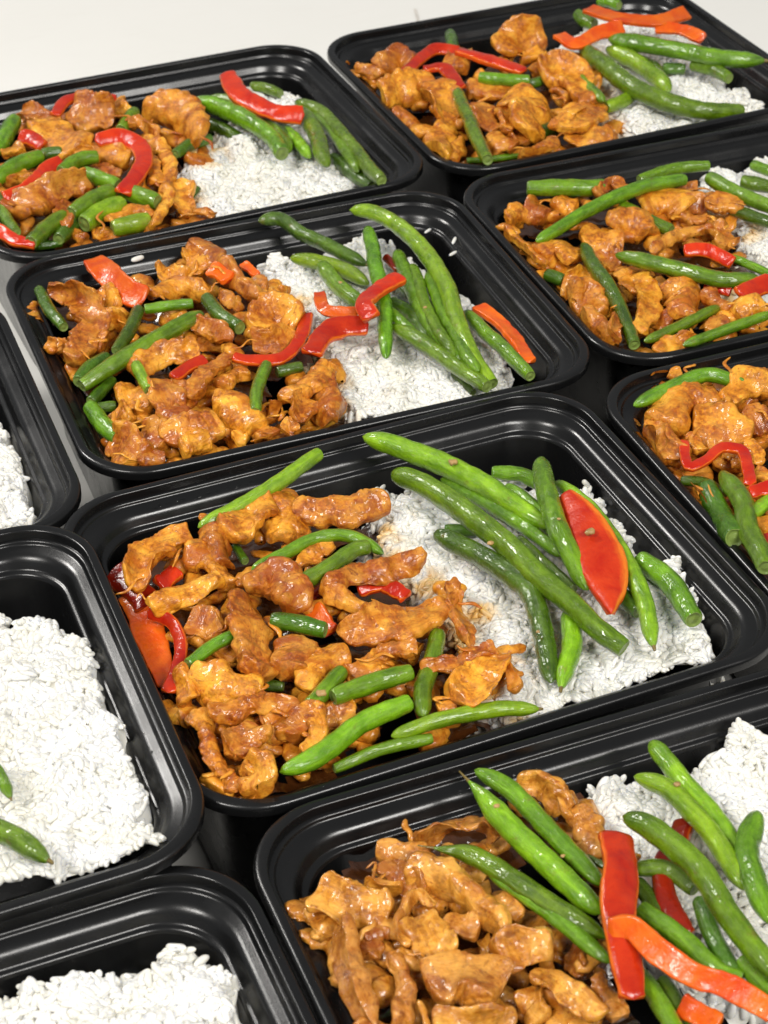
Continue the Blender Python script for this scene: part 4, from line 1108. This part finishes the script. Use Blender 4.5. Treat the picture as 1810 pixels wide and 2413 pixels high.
PL = row_places('b')
for q, (ty, key, op, P) in enumerate(ITEMS):
    if ty != 'b': continue
    ln = np.linalg.norm(np.diff(P[:, :3], axis=0), axis=1).sum()
    w = ('short' if ln < 22 else 'long' if ln > 55 else '')
    tone = 'bright' if 'l' in op else 'dark' if 'd' in op else 'mid'
    lab = " ".join(("%s %s green bean, %s" % (w, tone, place_words(PL[q], key))).split())
    bean(key, op, P, 500 + q, lab)

# ------------------------------------------------------------------ pepper strips
PL = row_places('pq')
for q, (ty, key, op, P) in enumerate(ITEMS):
    if ty not in 'pq': continue
    r = np.random.default_rng(900 + q)
    n, k = 48, 28
    S = spline(P, n); C, A = S[:, :3].copy(), S[:, 3].copy()
    u = np.linspace(0, 1, n); a0 = A.mean()
    ref = unit(TOCAM * (1.0 if ty == 'q' or 'g' in op else .7) + np.array([0, 0, 1.]) * .5 + r.normal(0, .18, 3))
    T, N, B = frames(C, ref)
    tw = (noise(np.c_[u * 1.6, np.full(n, q * .71), np.zeros(n)], 61)) * (.25 if ty == 'q' or 'g' in op else .5)
    N = N * np.cos(tw)[:, None] + B * np.sin(tw)[:, None]; B = np.cross(T, N)
    e = np.clip(np.minimum(u, 1 - u) * (np.linalg.norm(np.diff(C, axis=0), axis=1).sum()) / (a0 * .30), 0, 1)
    s = np.maximum(np.sqrt(1 - (1 - e) ** 2), .05)
    wv = A * s * (1 + .13 * noise(np.c_[u * 5, np.full(n, q * .33), np.zeros(n)], 63))
    tk = np.clip(a0 * .42, 1.0, 1.55) * np.minimum(s * 1.25, 1)
    th = np.linspace(0, 2 * np.pi, k, endpoint=False)
    cx = np.sign(np.cos(th)) * np.abs(np.cos(th)) ** .38; sx = np.sign(np.sin(th)) * np.abs(np.sin(th)) ** .5
    cup = (-.16 if 'o' not in op else .16) * a0
    X = C[:, None] + B[:, None] * (wv[:, None] * cx)[..., None] + N[:, None] * (tk[:, None] * sx + cup * (cx ** 2)[None] * s[:, None])[..., None]
    V = X.reshape(-1, 3)
    V = V + unit(V - np.repeat(C, k, 0)) * (noise(V / 3.2 + q, 67) * .28 + noise(V / 1.3 + q, 69) * .10)[:, None] * np.repeat(s, k)[:, None]
    V = np.where(V[:, 2:3] < -1, clip_inside(V), V)
    W_ = to_world(key, V); base = W_.mean(0)
    F = tube_faces(n, k)
    up = np.sin(np.tile((th + np.pi / k), n - 1)) > .12
    flesh_up = 'o' in op
    sk = ~up & (np.sin(np.tile((th + np.pi / k), n - 1)) < -.12) if flesh_up else up
    d_ = 'd' if 'd' in op else ''
    o = obj("pepper_strip", make_mesh("pepper_strip", W_ - base, F[~sk], [M_FLESH['d' if d_ else 'o' if flesh_up else '']])); o.location = base
    fb = np.c_[np.repeat(u * 3, k), np.tile(-np.cos(th), n), np.zeros(n * k)]
    skin = obj("skin", make_mesh("pepper_skin", W_ - base, F[sk], [M_TWO if ty == 'q' else M_SKIN[d_]], fibre=fb), o)
    col = 'orange' if flesh_up else 'dark red' if d_ else 'red'
    ln = np.linalg.norm(np.diff(P[:, :3], axis=0), axis=1).sum()
    w = 'broad leaf-shaped' if ty == 'q' else 'short' if ln < 18 else 'wide' if a0 > 9 else 'slim' if a0 < 5 else 'curved'
    tag(o, "%s %s pepper strip, %s" % (w, col, place_words(PL[q], key)), "pepper", "pepper strips in the meal boxes")

# ------------------------------------------------------------------ rice
def grain_template(nr, k):
    u = np.linspace(-1, 1, nr)
    u = np.sign(u) * (1 - (1 - np.abs(u)) ** 1.35)
    s = np.maximum(1 - np.abs(u) ** 2.8, 0) ** (1 / 2.2); s[0] = s[-1] = .10
    th = np.linspace(0, 2 * np.pi, k, endpoint=False)
    V = np.stack([np.repeat(u, k), (s[:, None] * np.cos(th)).ravel(), (s[:, None] * np.sin(th)).ravel()], 1)
    return V, tube_faces(nr, k)

def grains(pos, nrm, r, tmpl, lmin, lmax, d, tilt):
    TV, TF = tmpl
    m_ = len(pos)
    rd = unit(r.normal(0, 1, (m_, 3)))
    t = unit(rd - nrm * np.sum(rd * nrm, 1)[:, None])
    t = unit(t + nrm * r.normal(0, tilt, m_)[:, None])
    b = unit(np.cross(t, r.normal(0, 1, (m_, 3)))); c = np.cross(t, b)
    hl = r.uniform(lmin, lmax, m_) / 2; rad = d / 2 * r.uniform(.85, 1.12, m_); bend = r.normal(0, .16, m_)
    X = TV[None, :, 0] * hl[:, None]
    Y = TV[None, :, 1] * rad[:, None] + bend[:, None] * hl[:, None] * (TV[None, :, 0] ** 2)
    Z = TV[None, :, 2] * rad[:, None] * .86
    V = pos[:, None] + X[..., None] * t[:, None] + Y[..., None] * b[:, None] + Z[..., None] * c[:, None]
    F = TF[None] + (np.arange(m_) * len(TV))[:, None, None]
    return V.reshape(-1, 3), F.reshape(-1, 4)

def poly_sd(P, x, y):
    """signed distance to polygon, inside positive"""
    d = np.full(x.shape, 1e9); ins = np.zeros(x.shape, bool)
    for a, b in zip(P, np.roll(P, -1, 0)):
        ex, ey = b - a; px, py = x - a[0], y - a[1]
        t = np.clip((px * ex + py * ey) / (ex * ex + ey * ey + 1e-9), 0, 1)
        d = np.minimum(d, np.hypot(px - t * ex, py - t * ey))
        cond = (a[1] > y) != (b[1] > y)
        xi = a[0] + (y - a[1]) / (b[1] - a[1] + 1e-12) * ex
        ins ^= cond & (x < xi)
    return np.where(ins, d, -d)

STAINS = {'F': [(2, 14, 8), (18, -22, 5), (-4, 34, 4), (30, -48, 4)], 'C': [(4, 20, 5)], 'A': [(0, -10, 5)], 'B': [(10, -20, 6)]}
for ty, key, op, P in ITEMS:
    if ty != 'r': continue
    r = np.random.default_rng(ord(key) * 7)
    poly = P[:, :2]; z0 = P[:, 2].mean()
    lo, hi_ = poly.min(0) - 6, poly.max(0) + 6
    lim0 = np.array([BOX_L / 2 - 14, BOX_W / 2 - 14])
    lo = np.maximum(lo, -lim0); hi_ = np.minimum(hi_, lim0)
    def height(x, y):
        sd = poly_sd(poly, x, y) - 1.2 + 2.6 * noise(np.c_[x / 12, y / 12, np.full(x.shape, 3.0)], 70) + 2.4 * noise(np.c_[x / 4.5, y / 4.5, np.full(x.shape, ord(key))], 71)
        k1 = np.c_[x / 13, y / 13, np.full(x.shape, ord(key) * 1.0)]
        k2 = np.c_[x / 6.5, y / 6.5, np.full(x.shape, ord(key) * 1.0)]
        t = np.clip((3.5 - sd) / 9.0, 0, 1)
        z = z0 + .3 + 3.2 * noise(k1, 73) + 2.0 * noise(k2, 75) - 27 * t * t * (3 - 2 * t)
        return z, sd
    near = key in 'FGIJHC'
    tmpl = grain_template(8, 8) if near else grain_template(6, 6)
    area_ = (hi_ - lo).prod()
    m_ = int(area_ * (.34 if near else .30))
    x = r.uniform(lo[0], hi_[0], m_); y = r.uniform(lo[1], hi_[1], m_)
    z, sd = height(x, y)
    keep = (sd > -4.8)
    inset = inner_inset(z) + 1.2
    keep &= (np.abs(x) < BOX_L / 2 - inset) & (np.abs(y) < BOX_W / 2 - inset)
    x, y, z, sd = x[keep], y[keep], z[keep], sd[keep]
    e = .6
    zx = height(x + e, y)[0] - height(x - e, y)[0]; zy = height(x, y + e)[0] - height(x, y - e)[0]
    nrm = unit(np.c_[-zx / (2 * e), -zy / (2 * e), np.ones(len(x))])
    pos = np.c_[x, y, z] + nrm * r.uniform(-1.3, .15, len(x))[:, None]
    V1, F1 = grains(pos, nrm, r, tmpl, 5.0, 6.9, 2.65, .20)
    # the body of the mound under the loose grains
    g = 90
    gx, gy = np.meshgrid(np.linspace(lo[0], hi_[0], g), np.linspace(lo[1], hi_[1], g), indexing='ij')
    gz, gsd = height(gx.ravel(), gy.ravel())
    V0 = np.c_[gx.ravel(), gy.ravel(), np.maximum(gz - 1.1, -40)]
    a = (np.arange(g - 1)[:, None] * g + np.arange(g - 1)[None]).ravel()
    F0 = np.stack([a, a + g, a + g + 1, a + 1], -1)
    F0 = F0[(gsd[F0] > -6).all(1)]
    V = np.vstack([V0, V1]); F = np.vstack([F0, F1 + len(V0)])
    W_ = to_world(key, V); base = W_.mean(0)
    me = make_mesh("rice", W_ - base, F, [M_RICE])
    st = np.zeros(len(V))
    for sx, sy, sr in STAINS.get(key, []):
        dd = np.hypot(V[:, 0] - sx, V[:, 1] - sy) + 2.5 * noise(V / 3.0, 81)
        st = np.maximum(st, np.clip(1.3 - dd / sr, 0, 1) * .95)
    cp = [spline(P2, 12) for t2, k2, o2, P2 in ITEMS if t2 == 'c' and k2 == key]
    if cp:                                                          # sauce soaked into the rice beside the chicken
        cp = np.vstack(cp); cp = cp[cp[:, 0] > np.quantile(cp[:, 0], .45)]
        dmin = np.full(len(V), 99.)
        for c_ in cp: dmin = np.minimum(dmin, np.hypot(V[:, 0] - c_[0], V[:, 1] - c_[1]) - c_[3])
        blot = np.clip(.55 + 1.3 * noise(np.c_[V[:, :2] / 6.0, np.zeros(len(V))], 83), 0, 1)
        st = np.maximum(st, np.clip(1 - dmin / 9.0, 0, 1) * .8 * blot)
    at = me.attributes.new("stain", 'FLOAT', 'POINT'); at.data.foreach_set("value", st.astype(np.float32)[:len(me.vertices)])
    o = obj("rice", me); o.location = base
    tag(o, "mound of cooked white rice in the " + BOX_WORDS[key], "rice", "mounds of rice in the meal boxes", "stuff")

# loose grains on the walls
LG = ["single rice grain stuck high on the far wall of the box behind the centre box",
      "upper grain of the rice clump on the right wall of the box behind centre",
      "lower grain of the rice clump on the right wall of the box behind centre",
      "single rice grain on the lid step behind the chicken, box behind centre"]
q = 0
for ty, key, op, P in ITEMS:
    if ty != 'n': continue
    S = spline(P, 10); TV, TF = grain_template(10, 10)
    c = S[:, :3].mean(0); ax = unit((P[-1] - P[0])[:3]); hl = np.linalg.norm((P[-1] - P[0])[:3]) / 2 + P[0, 3]
    b = unit(np.cross(ax, TOCAM)); d = np.cross(ax, b)
    V = c + TV[:, :1] * hl * .72 * ax + TV[:, 1:2] * P[0, 3] * .66 * b + TV[:, 2:3] * P[0, 3] * .55 * d
    W_ = to_world(key, V); base = W_.mean(0)
    o = obj("rice_grain", make_mesh("rice_grain", W_ - base, TF, [M_RICE])); o.location = base
    tag(o, LG[q], "rice", "loose rice grains"); q += 1

# ------------------------------------------------------------------ droplets on the rims
def droplets(key, spots, label):
    r = np.random.default_rng(ord(key) + 5)
    TV, TF = [], None
    th = np.linspace(0, 2 * np.pi, 10, endpoint=False)
    prof = [(1, 0), (.92, .35), (.6, .75), (.02, .95)]
    T_ = np.vstack([np.c_[a * np.cos(th), a * np.sin(th), np.full(10, h)] for a, h in prof]); TF = tube_faces(4, 10)
    Vs, Fs, nv = [], [], 0
    for x, y, z, s, sx in spots:
        a = r.uniform(0, 6.28)
        R = np.array([[np.cos(a), -np.sin(a), 0], [np.sin(a), np.cos(a), 0], [0, 0, 1]])
        Vs.append((T_ * [s * sx, s, s * .55]) @ R.T + [x, y, z]); Fs.append(TF + nv); nv += len(T_)
    W_ = to_world(key, np.vstack(Vs)); base = W_.mean(0)
    o = obj("droplets", make_mesh("droplets", W_ - base, np.vstack(Fs), [M_DROP])); o.location = base
    tag(o, label, "droplets", kind="stuff")

def rim_spots(key, rnd, count):
    out = []
    for _ in range(count):
        side = rnd.integers(4); t = rnd.uniform(-.75, .75)
        if side < 2: x, y = t * BOX_L / 2, (1 if side else -1) * (BOX_W / 2)
        else: x, y = (1 if side == 2 else -1) * BOX_L / 2, t * BOX_W / 2
        ins, z = [(2.0, -.02), (7.5, -5.35), (9.0, -5.65)][rnd.integers(3)]
        x -= np.sign(x) * ins if side >= 2 else 0; y -= np.sign(y) * ins if side < 2 else 0
        out.append((x, y, z, rnd.uniform(.18, .5), rnd.uniform(1, 1.8)))
    return out
for key in 'ACDFGIJ':
    rnd = np.random.default_rng(ord(key) * 3)
    sp = rim_spots(key, rnd, 16)
    if key == 'G':
        for t in range(16): sp.append((-BOX_L / 2 + 2.6 + rnd.normal(0, .5), 40 - t * 5 + rnd.normal(0, 1.5), -.02, rnd.uniform(.15, .4), rnd.uniform(1, 2.4)))
        for t in range(16): sp.append((-38 + t * 1.9 + rnd.normal(0, .6), BOX_W / 2 - 9.3 + rnd.normal(0, .5), -5.6, rnd.uniform(.3, .7), rnd.uniform(1, 2)))
    if key == 'F':
        for t in range(20): sp.append((-70 + t * 2.2 + rnd.normal(0, .6), BOX_W / 2 - 9.5 + rnd.normal(0, .5), -5.75, rnd.uniform(.2, .55), rnd.uniform(1, 2)))
    droplets(key, sp, "tiny clear droplets scattered on the rim of the " + BOX_WORDS[key])

# ------------------------------------------------------------------ garlic bits lying on the beans
q = 0
for ty, key, op, P in ITEMS:
    if ty != 'f': continue
    r = np.random.default_rng(q + 40)
    TV, TF = grain_template(8, 8)
    V = TV * P[0, 3] * np.array([1, .8, .6])
    V = V + unit(TV) * (noise(TV * 1.7 + q * 4, 91) * .3 * P[0, 3])[:, None] + P[0, :3]
    W_ = to_world(key, V); base = W_.mean(0)
    o = obj("garlic_bit", make_mesh("garlic_bit", W_ - base, TF, [M_GARLIC])); o.location = base
    tag(o, "tiny browned garlic bit %s" % op.replace('_', ' '), "garlic", "garlic bits on the beans"); q += 1
